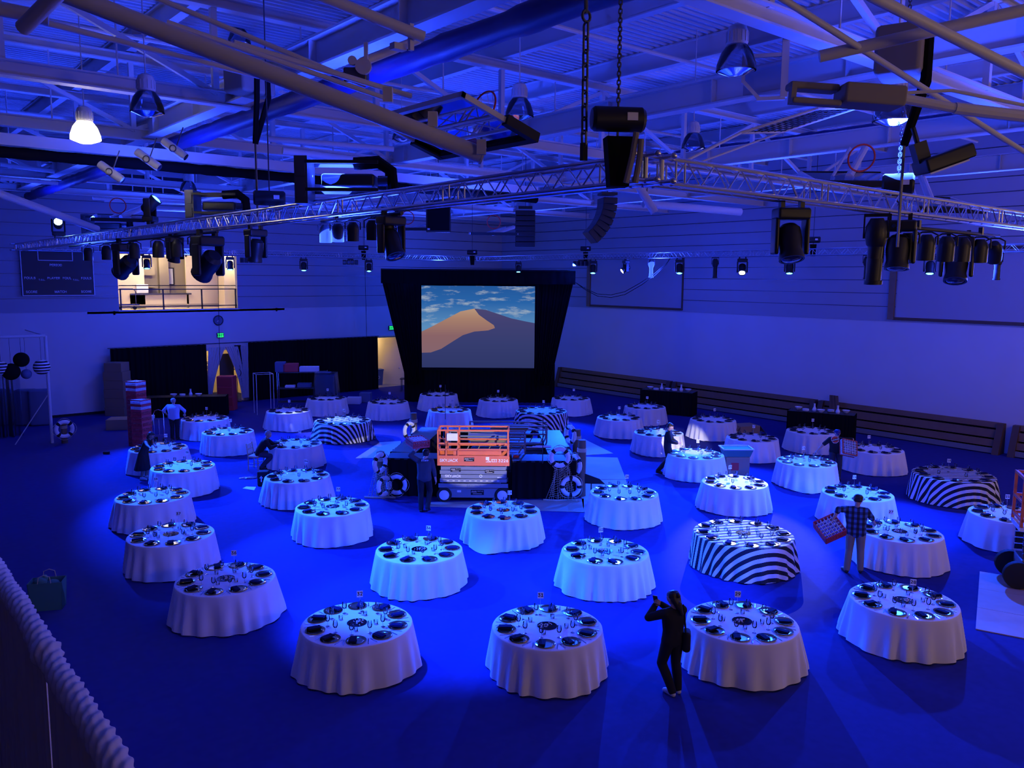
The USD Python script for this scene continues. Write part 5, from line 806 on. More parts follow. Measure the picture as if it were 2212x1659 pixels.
def dark_lift(loc, rz, label, L=2.4, m='grey_paint'):
    t = thing('work_platform', label, 'work platform', loc, rz); obj('base', rbox((0, 0, .35), (L, .8, .5), .03), 'black_metal', t)
    for k in range(3): obj('scissor_arm', J(box((0, -.36, .7 + k * .12), (L * .95, .06, .09)), box((0, .36, .7 + k * .12), (L * .95, .06, .09))), m, t, smooth=False)
    obj('deck', box((0, 0, 1.12), (L, .84, .06)), m, t, smooth=False)
    for x in np.linspace(-L / 2 + .2, L / 2 - .2, 7): obj('slat', bar((x, -.38, 1.18), (x + .12, -.38, 1.42), .05, .03), 'khaki', t, smooth=False)
    for z in (1.45, 1.72): obj('rail', J(box((0, -.4, z), (L, .05, .05)), box((0, .4, z), (L, .05, .05))), m, t, smooth=False)
    for x in (-L / 2, L / 2): obj('post', J(box((x, -.4, 1.43), (.05, .05, .62)), box((x, .4, 1.43), (.05, .05, .62))), m, t, smooth=False)
    obj('tray', hexa([(-.5, -.3, 1.5), (.6, -.3, 1.5), (.6, .3, 1.5), (-.5, .3, 1.5), (-.6, -.36, 1.66), (.7, -.36, 1.66), (.7, .36, 1.66), (-.6, .36, 1.66)]), 'khaki', t, smooth=False)
dark_lift((LP[0] + FH[0] * 1.5 + RH[0] * .35, LP[1] + FH[1] * 1.5 + RH[1] * .35, 0), AZ, 'dark platform lift parked right behind the orange lift'); dark_lift((LP[0] + FH[0] * 3.3 + RH[0] * 1.0, LP[1] + FH[1] * 3.3 + RH[1] * 1.0, 0), AZ, 'dark platform lift farthest inside the bar', 2.6)
# ---------------------------------------------------------------- black-draped bar round the lift
FL, FR = at(836, 1071, z=0), at(1243, 1078, z=0); BR, BL = FR + FH * 5.0 + RH * -.2, FL + FH * 5.2 + RH * .5; HB = 1.18
def counter(p, q, d, label, seed, inw):
    p, q = np.asarray(p)[:2], np.asarray(q)[:2]; u = (q - p) / np.linalg.norm(q - p); w = np.array([-u[1], u[0]]) * inw; t = thing('bar_counter', label, 'bar counter')
    c = [p, q, q + w * d, p + w * d]; area = sum(c[i][0] * c[i - 3][1] - c[i - 3][0] * c[i][1] for i in range(4))
    obj('counter_top', prism(c if area > 0 else c[::-1], .05, (0, 0, HB - .05)), 'black_metal', t, smooth=False)
    for i in range(4):
        a, b = c[i], c[(i + 1) % 4]; drape(a, b, .02, HB - .01, max(3, np.linalg.norm(b - a) * 4), .03, 'black_cloth', t, 'skirt', seed=seed + i)
PA, PB_ = at(946, 1073, z=0), at(1106, 1078, z=0)
counter(FL, PA, .8, 'black-draped bar counter left of the orange lift', 31, 1); counter(PB_, FR, .9, 'black-draped bar counter right of the orange lift', 41, 1)
counter(FR + FH * 1.0, BR, .8, 'black-draped bar counter down the right side', 51, 1); counter(FL + FH * .9, BL, .8, 'black-draped bar counter down the left side', 61, -1); counter(BL + RH * 1.0, BR - RH * 1.0, .8, 'black-draped bar counter at the back of the island', 71, -1)
p = at(1114, 1064, z=0) - FH * .25; obj('mast_post', box((p[0], p[1], .62), (.17, .14, 1.24), AZ), 'red_trim', label='dark red upright post beside the right end of the lift', cat='post', smooth=False)
p = at(1165, 967, z=HB + .02); t = thing('folded_stand', 'folded white metal stand lying on the right bar counter', 'stand', p, AZ)
for k in range(4): obj('tube', cyl((-.42 + .1 * k, -.1 + .05 * k, .02 + .01 * k), (.38, -.12 + .04 * k, .03 + .01 * k), .014), 'white_paint', t)
def lifebuoy(p, yaw, tilt, label, s=1.0, roll=0.0):
    t = thing('lifebuoy', label, 'lifebuoy', p, yaw, s=s, ry=roll); q = lambda m: T(T(m, rx=PI / 2), (0, 0, 0), 0, tilt)
    obj('ring', q(torus((0, 0, 0), .275, .075, 36, 12)), 'buoy', t, smooth=60)
    for k in range(4): a = PI / 4 + k * PI / 2; obj('band', q(torus((0, 0, 0), .275, .079, 6, 12, arc=(a - .17, a + .17))), 'tee_black', t, smooth=60)
    for k in range(4): a = k * PI / 2; obj('rope', q(tube([((.36 + .05 * math.sin(PI * f)) * math.cos(a - .7 + 1.4 * f), (.36 + .05 * math.sin(PI * f)) * math.sin(a - .7 + 1.4 * f), .03) for f in np.linspace(0, 1, 9)], .009, 6)), 'rope', t)
fc = AZ
for px, py, foot, ya, ro, w in ((1209, 988, FR - FH * .18, 0, 0, 'facing the front on the right bar corner, upper'), (1233, 1051, FR - FH * .28, 0, PI / 4, 'facing the front on the right bar corner, lower'), (1243, 1003, FR + FH * .2, -1.1, .2, 'edge-on at the right bar corner, below the tall post'), (1232, 938, FR + FH * 2.2, -1.1, .2, 'edge-on at the top of the right back post'),
        (857, 1047, FL - FH * .12, 0, 0, 'facing the front at the left bar corner, lower'), (830, 1050, FL - FH * .3, 1.0, .15, 'half turned at the left bar corner, lower'), (821, 1000, FL - FH * .25, 1.05, -.2, 'half turned at the left bar corner, upper'), (884, 930, FL + FH * 4.6, 1.0, .2, 'edge-on at the far left back post')):
    q = at(px, py, d=(foot @ FH)); lifebuoy(q, fc + ya, 0, 'white lifebuoy with dark bands ' + w, .92, ro)
def piling(p, h, label, r=.13):
    t = thing('piling', label, 'post', (p[0], p[1], 0)); obj('timber', lathe([(0, 0), (r * 1.1, 0), (r, h * .3), (r * 1.04, h * .7), (r * .92, h), (0, h + .02)], 14), 'pile', t); obj('rope_wrap', J(*[torus((0, 0, h * .8 + k * .03), r * 1.04, .016, 18, 6) for k in range(4)]), 'rope', t)
for px, foot, h, w in ((1226, FR + FH * .35 + RH * .2, 1.75, 'at the right bar corner'), (1236, FR + FH * 2.9 + RH * .25, 1.6, 'at the right side of the bar'), (832, FL + FH * .1 - RH * .2, 1.35, 'at the left bar corner'), (885, BL - RH * .3, 1.7, 'at the back left of the bar')): piling(foot, h, 'weathered timber piling with rope ' + w)
def netting(p, w, h, label, seed):
    g = np.random.default_rng(seed); parts = []
    for k in range(int(w / .05)):
        x = -w / 2 + k * .05; P = [(x * .55 + .03 * math.sin(k * 1.3), -.02, h), (x * .8 + g.normal(0, .02), -.06, h * .55), (x * 1.15 + g.normal(0, .03), -.12 - .1 * abs(x), .02)]; parts.append(tube(P, .006, 4))
    for z in np.linspace(.12, h * .95, int(h / .07)): q = 1.15 - .6 * z / h; parts.append(tube([(x * q, -.05 - .08 * (1 - z / h), z + .03 * math.sin(x * 22 + z * 9)) for x in np.linspace(-w / 2, w / 2, 12)], .005, 4))
    t = thing('fishing_net', label, 'net', (p[0], p[1], 0), AZ); obj('mesh', J(*parts), 'rope', t, kind='stuff'); obj('gathers', tube([(x, -.12 + .03 * math.sin(9 * x), .025) for x in np.linspace(-w * .75, w * .6, 14)], .03, 6), 'rope', t)
netting(FR - FH * .12 - RH * .42, .75, 1.15, 'draped fishing net on the front of the right bar corner', 3); netting(FL - FH * .16 - RH * .12, .7, .95, 'draped fishing net at the left bar corner', 4)
p = FR + RH * .5 + FH * .3; obj('fin_prop', T(prism([(-.3, 0), (.42, -.02), (.25, .14), (-.25, .32)], .04), (p[0], p[1], .42), AZ, PI / 2), 'tee_black', label='black fin-shaped prop sticking out right of the bar', cat='prop', smooth=False)
obj('fin_prop_support', cyl((p[0], p[1], 0), (p[0], p[1], .46), .02, n=6), 'black_metal', label='thin stand under the black fin-shaped prop', cat='stand')
for px, py, w in ((962, 848, 'left of the far white table middle'), (1172, 878, 'over the right bar counter')): p = at(px, 905 if px < 1000 else 1000, z=1.2); obj('microphone_pole', cyl((p[0], p[1], 1.18), (p[0], p[1], 1.18 + 1.35), .012, n=6), 'black_metal', label='thin dark pole standing on the bar ' + w, cat='pole')
# second lift, cut by the right edge, standing on the plywood
q = at(2200, 1282, z=0); t = thing('scissor_lift', 'orange scissor lift cut by the right edge of the picture', 'scissor lift', (q[0] + RH[0] * 1.2 + FH[0] * .3, q[1] + RH[1] * 1.2 + FH[1] * .3, .02), AZ - .35)
obj('chassis', rbox((.1, 0, .42), (2.1, .75, .4), .03), 'grey_paint', t)
for a in (-1.0, .95):
    for b in (-.42, .42): obj('wheel', T(lathe([(0, -.1), (.15, -.1), (.29, -.08), (.30, -.05), (.30, .05), (.29, .08), (.15, .1), (0, .1)], 22), (a, b, .30), 0, PI / 2), 'black_rubber', t)
for k in range(4): obj('scissor_arm', J(box((.1, -.38, .72 + k * .14), (2.1, .07, .11)), box((.1, .38, .72 + k * .14), (2.1, .07, .11))), 'steel_dark', t, smooth=False)
obj('platform', J(box((.1, 0, 1.32), (2.3, .85, .1))), 'sign_white', t, smooth=False)
for x in (-1.02, 0, 1.2): obj('rail_post', J(box((x, -.4, 1.9), (.06, .05, 1.1)), box((x, .4, 1.9), (.06, .05, 1.1))), 'orange_paint', t, smooth=False)
for z in (1.5, 1.9, 2.42): obj('guard_rail', J(box((.1, -.4, z), (2.25, .05, .06)), box((.1, .4, z), (2.25, .05, .06)), box((-1.02, 0, z), (.05, .8, .06))), 'orange_paint', t, smooth=False)
# small things on the floor and in front
p = at(98, 1318, z=0) + FH * .12; t = thing('gift_bag', 'green open shopping bag standing on the floor at the left', 'bag', (p[0], p[1], 0), AZ + .25)
obj('sack', J(hexa([(-.28, -.16, 0), (.28, -.16, 0), (.28, .16, 0), (-.28, .16, 0), (-.31, -.19, .58), (.31, -.19, .58), (.31, -.18, .58), (-.31, -.18, .58)]), hexa([(-.28, .15, 0), (.28, .15, 0), (.28, .16, 0), (-.28, .16, 0), (-.31, .18, .58), (.31, .18, .58), (.31, .19, .58), (-.31, .19, .58)]), hexa([(-.28, -.16, 0), (-.27, -.16, 0), (-.27, .16, 0), (-.28, .16, 0), (-.31, -.19, .58), (-.30, -.19, .58), (-.30, .19, .58), (-.31, .19, .58)]), hexa([(.27, -.16, 0), (.28, -.16, 0), (.28, .16, 0), (.27, .16, 0), (.30, -.19, .58), (.31, -.19, .58), (.31, .19, .58), (.30, .19, .58)])), 'bag_green', t, smooth=False)
obj('tissue', J(ball((-.12, 0, .54), (.13, .1, .1)), ball((.1, .03, .5), (.12, .1, .07)), ball((-.05, .05, .6), (.06, .05, .08))), 'bag_green', t); obj('handle', J(*[tube([(-.12, y, .57), (-.1, y, .70), (0, y, .74), (.1, y, .70), (.12, y, .57)], .008, 6) for y in (-.185, .185)]), 'rope', t)
q = [at(x, y, z=0) for x, y in ((524, 1055), (532, 1051), (553, 1052), (549, 1059))]; a = np.array([x[:2] for x in q]); obj('paper_sheet', prism(a if np.cross(a[1] - a[0], a[2] - a[1]) > 0 else a[::-1], .004), 'card', label='white paper sheet lying on the blue floor', cat='paper', smooth=False)
p = at(545, 1033, z=0); obj('plastic_scrap', J(ball((p[0], p[1], .03), (.26, .12, .03)), ball((p[0] + .25, p[1] - .1, .06), (.14, .12, .06)), ball((p[0] - .2, p[1] + .15, .02), (.2, .1, .02))), 'film', label='crumpled clear plastic on the floor beside the chair', cat='plastic', smooth=True)
p = at(566, 1052, z=0) + FH * .2; t = thing('cooler_bag', 'black upright bag with a pale arrow, beside table behind 33', 'bag', (p[0], p[1], 0), AZ); obj('body', rbox((0, 0, .24), (.34, .3, .48), .04), 'tee_black', t); obj('arrow', T(prism([(-.02, -.09), (.02, -.09), (.02, .03), (.06, .03), (0, .11), (-.06, .03), (-.02, .03)], .003), (-.03, -.152, .24), 0, PI / 2), 'sign_white', t, smooth=False)
p = at(140, 957, z=0); piling((p[0], p[1], 0), .75, 'short rope-wrapped piling carrying a white lifebuoy at the left', .11); q = at(139, 927, d=p @ FH - .2); lifebuoy(q, AZ + .7, 0, 'white lifebuoy on the short piling at the far left', 1.05)
for px, py, w in ((230, 981, 'left of the crate stacks'),): p = at(px, py, z=0); obj('floor_cable_box', rbox((p[0], p[1], .05), (.22, .12, .1), .02, AZ), 'tee_black', label='small black box on the floor ' + w, cat='box')
# ---------------------------------------------------------------- draped pipe screen in the foreground
RXF = 1.42; t = thing('draped_screen', 'pale draped pipe screen with twisted top swag in the foreground', 'drape')
N, K = 520, 26; s = np.linspace(0, 1, N); yv_ = 3.2 + s * 13.0; th = np.arange(K) * 2 * PI / K; V = []
for i in range(N):
    tw = yv_[i] * 7.5; r = .105 * (1 + .05 * math.sin(yv_[i] * 5.1)) * (1 + .10 * np.cos(5 * (th + tw)) + .05 * np.sin(9 * th + tw * 1.7)) + .03 * math.exp(-((yv_[i] - 8.62) / .13) ** 2)
    V.append(np.stack([RXF + r * np.cos(th), np.full(K, yv_[i]), 3.02 + .02 * math.sin(yv_[i] * 2.1) + r * np.sin(th) * .95], 1))
i = np.arange(K); k = (i + 1) % K; f = np.vstack([q for n in range(N - 1) for q in (np.stack([n * K + i, (n + 1) * K + i, n * K + k], 1), np.stack([n * K + k, (n + 1) * K + i, (n + 1) * K + k], 1))])
obj('twisted_swag', (np.vstack(V), f), 'sheer', t, smooth=True); obj('pipe', cyl((RXF, 3.0, 3.0), (RXF, 16.4, 3.0), .025), 'steel_dark', t)
for y0_, y1_ in ((3.2, 5.6), (5.75, 8.45), (8.62, 12.0), (12.1, 16.2)): drape((RXF - .02, y1_), (RXF - .02, y0_), .02, 2.98, (y1_ - y0_) * 4.2, .045, 'sheer', t, 'panel', seed=int(y0_ * 10))
for y in (5.68, 8.54, 12.05): obj('upright', cyl((RXF, y, .02), (RXF, y, 3.0), .025), 'black_metal', t); obj('foot', cyl((RXF, y, .0), (RXF, y, .015), .22, n=20), 'black_metal', t)
# ---------------------------------------------------------------- people
MS = m3.Manifold
def sph(p, r, n=14): return MS.sphere(r, n).translate([float(x) for x in p])
def bone(*ps): return MS.batch_hull([sph(p, r) for p, r in ps])
def fuse(parts, length=.022, it=8):
    m = MS.batch_boolean(parts, m3.OpType.Add).refine_to_length(length).to_mesh(); q = trimesh.Trimesh(np.array(m.vert_properties[:, :3], float), np.array(m.tri_verts, int)); trimesh.smoothing.filter_taubin(q, iterations=it); return np.array(q.vertices), np.array(q.faces)
def ik(s, w, a, b, hint):
    s, w = np.asarray(s, float), np.asarray(w, float); d = w - s; L = min(np.linalg.norm(d), (a + b) * .995); d = d / np.linalg.norm(d); w = s + d * L; x = (a * a - b * b + L * L) / (2 * L); h = math.sqrt(max(a * a - x * x, 1e-6)); k = np.asarray(hint, float); k = k - d * (k @ d); k /= np.linalg.norm(k)
    return s + d * x + k * h, w
def hand(w, d, n, side, curl=.5):
    d = d / np.linalg.norm(d); n = n - d * (n @ d); n /= np.linalg.norm(n); a = np.cross(d, n) * side; out = [bone((w, .026), (w + d * .035 + a * .02, .022), (w + d * .085 + a * .032, .014), (w + d * .088 - a * .03, .013), (w + d * .035 - a * .02, .02))]
    for k, L in ((.030, .066), (.010, .076), (-.011, .071), (-.030, .056)):
        b = w + d * .086 + a * k; c = b + (d * math.cos(curl) + n * math.sin(curl)) * L * .52; e = c + (d * math.cos(curl * 2.1) + n * math.sin(curl * 2.1)) * L * .48; out += [bone((b, .0098), (c, .0088)), bone((c, .0088), (e, .0075))]
    b = w + d * .03 + a * .028; c = b + (d * .6 + a * .7 + n * .35) * .038; out += [bone((b, .013), (c, .0105)), bone((c, .0105), (c + (d * .85 + n * .5) * .032, .0085))]
    return out
def person(label, loc, yaw, J_, height=1.75, top='tee_black', sleeve=1.0, legs='denim', shoe='shoe', hair='hair', skin='skin', hair_kind='short', dress=False, hem=.86, wide=1.0):
    sc_ = height / 1.75; t = thing('person', label, 'person', loc, yaw, s=sc_)
    D = dict(pel=(0, 0, .96), chest=(0, 0, 1.30), neck=(0, .0, 1.46), head=(0, .035, 1.615), hy=0.0, hp=0.0, kl=(-.10, .03, .52), kr=(.10, .03, .52), al=(-.11, 0, .085), ar=(.11, 0, .085), tl=(-.13, .17, .035), tr=(.13, .17, .035), wl=None, wr=None, hl=(-.6, -.6, -.4), hr=(.6, -.6, -.4), nl=(1, 0, 0), nr=(-1, 0, 0), curl=.6); D.update(J_)
    A = {k: np.asarray(v, float) for k, v in D.items() if isinstance(v, (tuple, np.ndarray, list))}; pel, ch, nk, hd = A['pel'], A['chest'], A['neck'], A['head']; up_ = (nk - pel) / np.linalg.norm(nk - pel); R_x = np.array([math.cos(D.get('tw', 0)), math.sin(D.get('tw', 0)), 0])
    hips = {s: pel + np.array([s * .088 * wide, 0, -.04]) for s in (-1, 1)}; sh = {s: ch + R_x * s * .178 * wide + up_ * .105 for s in (-1, 1)}; kn = {-1: A['kl'], 1: A['kr']}; an = {-1: A['al'], 1: A['ar']}; to = {-1: A['tl'], 1: A['tr']}; el, wr_ = {}, {}
    c, q = math.cos(yaw), math.sin(yaw)
    for s, k, h in ((-1, 'wl', 'hl'), (1, 'wr', 'hr')):
        w = A.get(k); w = sh[s] + np.array([s * .08, .02, -.50]) if w is None else w; el[s], wr_[s] = ik(sh[s], w, .285, .255, A[h])
    def torso(g): return [bone((hips[-1], .098 + g), (hips[1], .098 + g), (pel + up_ * .13 + R_x * .07 * wide, .095 * wide + g), (pel + up_ * .13 - R_x * .07 * wide, .095 * wide + g)), bone((pel + up_ * .13 + R_x * .07 * wide, .095 * wide + g), (pel + up_ * .13 - R_x * .07 * wide, .095 * wide + g), (ch + R_x * .085 * wide, .108 * wide + g), (ch - R_x * .085 * wide, .108 * wide + g)), bone((ch + R_x * .085 * wide, .108 * wide + g), (ch - R_x * .085 * wide, .108 * wide + g), (sh[1] - R_x * .015, .06 + g), (sh[-1] + R_x * .015, .06 + g), (nk - up_ * .03, .06 + g * .3))]
    def arm(s, g, f=2.0):
        o = [bone((sh[s], .062 + g), (sh[s] + (el[s] - sh[s]) * min(f, 1), .047 + .012 * (1 - min(f, 1)) + g))]
        if f > 1: e = el[s] + (wr_[s] - el[s]) * min(f - 1, 1); o.append(bone((el[s], .046 + g), (e, .031 + .013 * (2 - min(f, 2)) + g)))
        return o
    def leg(s, g): return [bone((hips[s], .093 + g), (kn[s], .060 + g)), bone((kn[s], .060 + g), (kn[s] * .6 + an[s] * .4 + [0, -.018, 0], .056 + g), (an[s], .041 + g * 1.3))]
    hy = D['hy']; fx = np.array([math.cos(hy), math.sin(hy), 0]); fy0 = np.array([-math.sin(hy), math.cos(hy), 0]); fy = fy0 * math.cos(D['hp']) - np.array([0, 0, 1]) * math.sin(D['hp']); fz = np.cross(fx, fy); X = lambda x, y, z: hd + fx * x + fy * y + fz * z
    headp = [bone((X(-.02, -.03, .035), .078), (X(.02, -.03, .035), .078), (X(0, .025, .03), .075)), bone((X(-.015, .03, .02), .066), (X(.015, .03, .02), .066), (X(0, .055, -.072), .034), (X(-.035, .0, -.055), .035), (X(.035, .0, -.055), .035)), bone((nk - up_ * .02, .058), (X(0, -.015, -.06), .052)),
        bone((X(0, .098, .012), .008), (X(0, .118, -.022), .011)), bone((X(-.012, .104, -.026), .008), (X(.012, .104, -.026), .008)), *[bone((X(s * .084, -.008, .015), .012), (X(s * .086, -.014, -.02), .010), (X(s * .082, .004, -.01), .009)) for s in (-1, 1)]]
    body = [*torso(0), *arm(-1, 0), *arm(1, 0), *leg(-1, 0), *leg(1, 0), *headp]
    for s, k in ((-1, 'nl'), (1, 'nr')): body += hand(wr_[s], wr_[s] - el[s], A[k], s, D['curl'])
    for s in (-1, 1): body.append(bone((an[s], .042), (to[s] * .85 + an[s] * .15 + [0, 0, -.01], .03)))
    obj('body', fuse(body, .02, 6), skin, t, smooth=True)
    obj('eyes', J(*[ball(X(s * .030, .083, .012), (.012, .008, .009), 1) for s in (-1, 1)]), 'ink', t); obj('mouth', ball(X(0, .088, -.052), (.022, .008, .006), 1), 'red_trim', t)
    if dress:
        obj('dress', fuse([*torso(.016), MS.batch_hull([sph(hips[-1], .12), sph(hips[1], .12), *[sph((pel[0] + .27 * math.cos(a), pel[1] + .24 * math.sin(a) - .06, .36), .02) for a in np.arange(0, 6.2, .5)]])], .03, 6), top, t, smooth=True)
    else:
        obj('trousers', fuse([bone((hips[-1], .112), (hips[1], .112), (pel + up_ * .06, .11)), *leg(-1, .02), *leg(1, .02)], .022, 5), legs, t, smooth=True)
        shirt = [*torso(.018), bone((hips[-1] + up_ * .02, .118), (hips[1] + up_ * .02, .118), (pel + up_ * .12, .12))]
        for s in (-1, 1): shirt += arm(s, .018, sleeve)
        obj('shirt', fuse(shirt, .022, 5), top, t, smooth=True)
    for s in (-1, 1): obj('shoe', fuse([bone((an[s] + [0, -.03, -.045], .042), (an[s] + [0, 0, .0], .052), (to[s], .036)), bone((to[s], .036), (an[s] * .5 + to[s] * .5, .045))], .02, 4), shoe, t, smooth=True)
    hh = [bone((X(-.02, -.038, .046), .083), (X(.02, -.038, .046), .083), (X(0, .018, .052), .073))]
    if hair_kind == 'short': hh += [bone((X(-.04, -.06, -.01), .05), (X(.04, -.06, -.01), .05))]
    if hair_kind == 'long': hh += [bone((X(-.045, -.06, -.0), .055), (X(.045, -.06, -.0), .055), (X(0, -.09, -.16), .05)), bone((X(0, -.10, -.1), .05), (X(.01, -.10, -.26), .03)), bone((X(0, -.12, .06), .03), (X(0, -.13, .03), .035))]
    if hair_kind == 'bob': hh += [bone((X(-.055, -.05, 0), .06), (X(.055, -.05, 0), .06), (X(-.05, -.05, -.10), .055), (X(.05, -.05, -.10), .055))]
    hm = MS.batch_boolean(hh, m3.OpType.Add)
    o = obj('cap' if hair_kind == 'cap' else 'hair', fuse([hm], .02, 4), hair, t, smooth=True)
    if hair_kind == 'cap': obj('brim', fuse([bone((X(-.05, .08, .055), .008), (X(.05, .08, .055), .008), (X(0, .16, .04), .008))], .02, 2), hair, o, smooth=True)
    return t, lambda P_: np.array([loc[0], loc[1], loc[2] if len(loc) > 2 else 0]) + sc_ * np.array([P_[0] * c - P_[1] * q, P_[0] * q + P_[1] * c, P_[2]])
def local(P, loc, yaw, h): d = (np.asarray(P, float) - np.array([loc[0], loc[1], 0])) / (h / 1.75); c, s = math.cos(yaw), math.sin(yaw); return np.array([d[0] * c + d[1] * s, -d[0] * s + d[1] * c, d[2]])
# woman with a phone
L0 = at(1449, 1499, z=0); y0_ = AZ + .45; p0 = (L0[0], L0[1], 0); ph = at(1416, 1294, d=L0 @ FH + .18)
person('woman in dark clothes seen from behind, looking at a lit phone', p0, y0_, dict(wl=local(ph + [0, 0, -.10], p0, y0_, 1.73), wr=local(ph + RH * .09 + [0, 0, -.08], p0, y0_, 1.73), hl=(-.8, -.3, -.6), hr=(.9, .2, -.7), nl=(.7, .7, .2), nr=(-.7, .7, .2), hp=.35, hy=.25, kl=(-.13, .10, .52), kr=(.09, .02, .52), al=(-.02, -.06, .085), ar=(.12, -.02, .085), tl=(-.05, .11, .035), tr=(.17, .14, .035), curl=.9), 1.73, 'tee_black', 2.0, 'tee_black', 'shoe_white', 'hair', 'skin', 'long', wide=.97)
t = thing('phone', 'lit white phone held up by the woman in dark clothes', 'phone', ph, y0_ + 2.2, rx=-.5); obj('case', rbox((0, 0, 0), (.078, .010, .155), .004), 'black_metal', t); obj('screen', box((0, -.0065, 0), (.07, .002, .145)), 'phone_lit', t, smooth=False)
q = at(1483, 1375, d=L0 @ FH + .02); t = thing('shoulder_bag', 'black shoulder bag hanging at the right side of the woman with the phone', 'bag', q, AZ - .2); obj('pouch', rbox((0, 0, -.06), (.13, .26, .34), .05), 'tee_black', t); obj('strap', tube([(-.02, -.10, .1), (-.05, -.06, .42), (-.07, 0, .52), (-.05, .07, .42), (-.02, .10, .1)], .014, 6), 'tee_black', t)
# plaid man with a crate
MAT['plaid'] = usdkit.material(stage, '/World/Looks/plaid', {'c': ('texture_coordinate', {}), 's': ('separate_xyz', {}), **{f'{a}{k}': v for a in 'xz' for k, v in (('m', ('math', {'math_type': 'multiply', 'value2': 9.0})), ('f', ('math', {'math_type': 'fraction'})), ('l', ('math', {'math_type': 'less_than', 'value2': .5})))}, 'a': ('mix', {'color1': (.06, .16, .40), 'color2': (.03, .035, .06)}), 'b': ('mix', {'mix_type': 'multiply', 'color2': (.35, .35, .40)}), 'p': ('principled_bsdf', {'roughness': .9})},
    [('c.object', 's.vector'), ('s.x', 'xm.value1'), ('xm.value', 'xf.value1'), ('xf.value', 'xl.value1'), ('s.z', 'zm.value1'), ('zm.value', 'zf.value1'), ('zf.value', 'zl.value1'), ('xl.value', 'a.fac'), ('a.color', 'b.color1'), ('zl.value', 'b.fac'), ('b.color', 'p.base_color')], surface='p.BSDF')
L0 = at(1843, 1237, z=0); p0 = (L0[0], L0[1], 0); y0_ = AZ - .35; cr = at(1793, 1136, d=L0 @ FH - .05); wl = cr + [0, 0, .15] + RH * .06; tp = at(1893, 1135, d=L0 @ FH + .40)
person('man in a blue plaid shirt and khakis carrying a red crate', p0, y0_, dict(wl=local(wl, p0, y0_, 1.82), wr=local(tp, p0, y0_, 1.82), hl=(-.6, -.8, .2), hr=(.9, -.3, -.5), nl=(.6, 0, -.8), nr=(-.5, 0, -.8), pel=(0, -.03, .96), chest=(-.01, .05, 1.29), neck=(0, .09, 1.45), head=(.02, .14, 1.60), hp=.5, hy=-.25, kl=(-.11, .02, .52), kr=(.12, .05, .52), al=(-.14, -.04, .085), ar=(.14, .06, .085), tl=(-.22, .12, .035), tr=(.18, .24, .035)), 1.82, 'plaid', 1.25, 'khaki', 'shoe', 'hair', 'skin', 'short', wide=1.12)
crate(tuple(cr - [0, 0, .12]), AZ + .08, 'red crate with pale grid hanging from the plaid man\'s hand', None, False, .62, -.42)
# man carrying a crate on his shoulder
L0 = at(917, 1103, z=0); p0 = (L0[0], L0[1], 0); y0_ = AZ - .12; cr = at(902, 955, d=L0 @ FH + .02); 
person('man in dark grey shirt carrying a red crate on his shoulder', p0, y0_, dict(wl=local(cr + [0, 0, -.20] - RH * .02, p0, y0_, 1.8), wr=(.30, .10, .86), hl=(-1, -.5, -.4), hr=(.5, -.8, 0), nl=(0, 0, 1), nr=(-1, 0, 0), chest=(.01, .03, 1.30), head=(.05, .06, 1.61), kl=(-.10, .0, .52), kr=(.13, .12, .53), al=(-.07, -.12, .085), ar=(.13, -.20, .15), tl=(-.09, .06, .035), tr=(.15, -.05, .06), curl=.3), 1.8, 'tee_grey', 1.5, 'tee_black', 'shoe', 'hair', 'skin', 'short', wide=1.06)
crate(tuple(cr - [0, 0, .10]), AZ + .55, 'red glass crate carried on the shoulder before the orange lift', None, False, .12, 0)
c = np.array([L0[0], L0[1], 0]); c = c - FH * .165 + RH * .04 + [0, 0, 1.50]; obj('shirt_lettering', wall_text('STAFF', .05, c, AZ - .12, .006, True), 'sign_white', label='pale lettering across the back of the crate carrier\'s shirt', cat='lettering', smooth=False)
# man in pale blue shirt
L0 = at(378, 950, z=0); p0 = (L0[0], L0[1], 0); person('man in a pale blue shirt seen from behind, at a hand truck', p0, AZ, dict(wl=(-.36, .18, 1.02), wr=(.36, .22, 1.05), hl=(-1, -.4, -.2), hr=(1, -.4, -.2), nl=(0, 0, -1), nr=(0, 0, -1)), 1.72, 'shirt_blue', 1.3, 'tee_black', 'shoe', 'hair_grey', 'skin', 'short', wide=1.25)
# woman in a dress
L0 = at(317, 1036, z=0); p0 = (L0[0], L0[1], 0); y0_ = AZ - PI / 2 - .15; hnd = at(352, 1004, z=.90)
person('woman in a sleeveless dark dress leaning over a table', p0, y0_, dict(wl=local(hnd + FH * .25, p0, y0_, 1.68), wr=local(hnd, p0, y0_, 1.68), hl=(-.3, -1, -.6), hr=(.3, -1, -.6), nl=(0, 0, -1), nr=(0, 0, -1), pel=(0, -.08, .94), chest=(0, .09, 1.25), neck=(0, .17, 1.40), head=(0, .25, 1.53), hp=.5, kl=(-.1, .03, .5), kr=(.1, .0, .5), al=(-.1, -.08, .085), ar=(.1, -.12, .085), tl=(-.11, .09, .035), tr=(.11, .05, .035)), 1.68, 'tee_black', 1.0, 'tee_black', 'shoe_white', 'hair', 'skin_dark', 'bob', True, wide=.95)
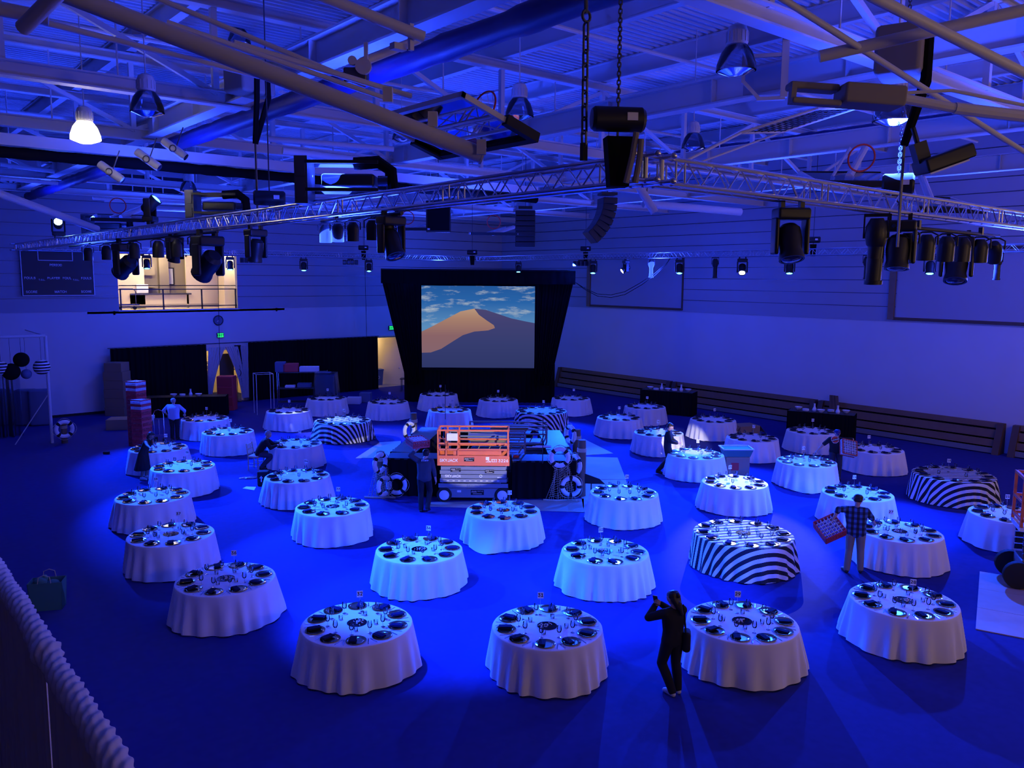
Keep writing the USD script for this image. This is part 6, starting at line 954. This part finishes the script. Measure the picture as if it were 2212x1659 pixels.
# seated man
L0 = at(557, 1014, z=0) + [0.02, 0, 0]; p0 = (L0[0], L0[1], 0); y0_ = AZ - PI / 2 + .25; 
person('grey-haired man in black seated sideways, reaching onto a table', p0, y0_, dict(pel=(0, .02, .60), chest=(0, .22, .90), neck=(0, .30, 1.05), head=(0, .36, 1.19), hp=.35, hy=-.5, kl=(-.16, .46, .50), kr=(.14, .46, .46), al=(-.16, .18, .085), ar=(.16, .10, .10), tl=(-.17, .34, .035), tr=(.17, .26, .05), wl=(-.12, .70, .83), wr=(.16, .62, .83), hl=(-.8, 0, -.8), hr=(.8, 0, -.8), nl=(0, 0, -1), nr=(0, 0, -1)), 1.78, 'tee_black', 1.9, 'denim', 'shoe', 'hair_grey', 'skin', 'short', wide=1.1)
# man in black walking
L0 = at(1440, 1024, z=0); p0 = (L0[0], L0[1], 0); person('man in black looking down at something in his hands', p0, AZ - PI / 2 - .35, dict(wl=(-.06, .30, 1.08), wr=(.06, .32, 1.08), hl=(-.8, -.5, -.5), hr=(.8, -.5, -.5), nl=(0, 0, 1), nr=(0, 0, 1), chest=(0, .02, 1.30), head=(0, .07, 1.60), hp=.5, kl=(-.1, .12, .53), kr=(.1, .06, .52), al=(-.1, .10, .085), ar=(.1, -.28, .11), tl=(-.1, .27, .035), tr=(.1, -.12, .04)), 1.8, 'tee_black', 1.95, 'tee_black', 'shoe', 'hair', 'skin', 'short')
# capped man
L0 = at(1803, 1036, z=0); p0 = (L0[0], L0[1], 0); y0_ = AZ + PI + .35 - .6; cr = at(1829, 966, d=L0 @ FH - .30); hnd = at(1760, 978, z=.93)
person('man in cap, glasses and black T-shirt, bending to set glasses', p0, y0_, dict(wr=local(hnd, p0, y0_, 1.8), wl=local(cr + [0, 0, .02] + RH * .12, p0, y0_, 1.8), hl=(-1, -.3, .3), hr=(.5, -1, .2), nl=(.5, .5, -.6), nr=(0, 0, -1), pel=(0, -.10, .95), chest=(.02, .08, 1.26), neck=(.02, .15, 1.42), head=(.03, .21, 1.56), hp=.45, hy=.1, kl=(-.12, .02, .52), kr=(.12, .05, .52)), 1.8, 'tee_black', .85, 'denim', 'shoe', 'navy_vinyl', 'skin', 'cap', wide=1.12)
crate(tuple(cr - [0, 0, .06]), AZ + .1, 'red glass crate with shining pale grid tilted by the capped man', None, True, 1.05, .22)
q = at(1804, 950, d=L0 @ FH - .36); t = thing('shirt_emblem', 'red shield emblem with a pale lettered band on the capped man\'s T-shirt', 'emblem', q, AZ + .05, rx=-.35, ry=-.25)
sh_ = [(-.13, .02), (-.1, .10), (0, .13), (.10, .10), (.13, .02), (.09, -.09), (0, -.12), (-.09, -.09)]
obj('shield_outline', T(prism(sh_[::-1], .006), (0, .004, 0), 0, PI / 2), 'sign_white', t, smooth=False); obj('shield', T(T((prism(sh_[::-1], .006)), s=.88), (0, .0, 0), 0, PI / 2), 'red_trim', t, smooth=False); obj('band', box((0, -.008, 0), (.32, .006, .07)), 'tee_black', t, smooth=False); obj('letter', J(*[box((-.12 + .035 * k, -.013, 0), (.018, .004, .036)) for k in range(8)]), 'sign_white', t, smooth=False)
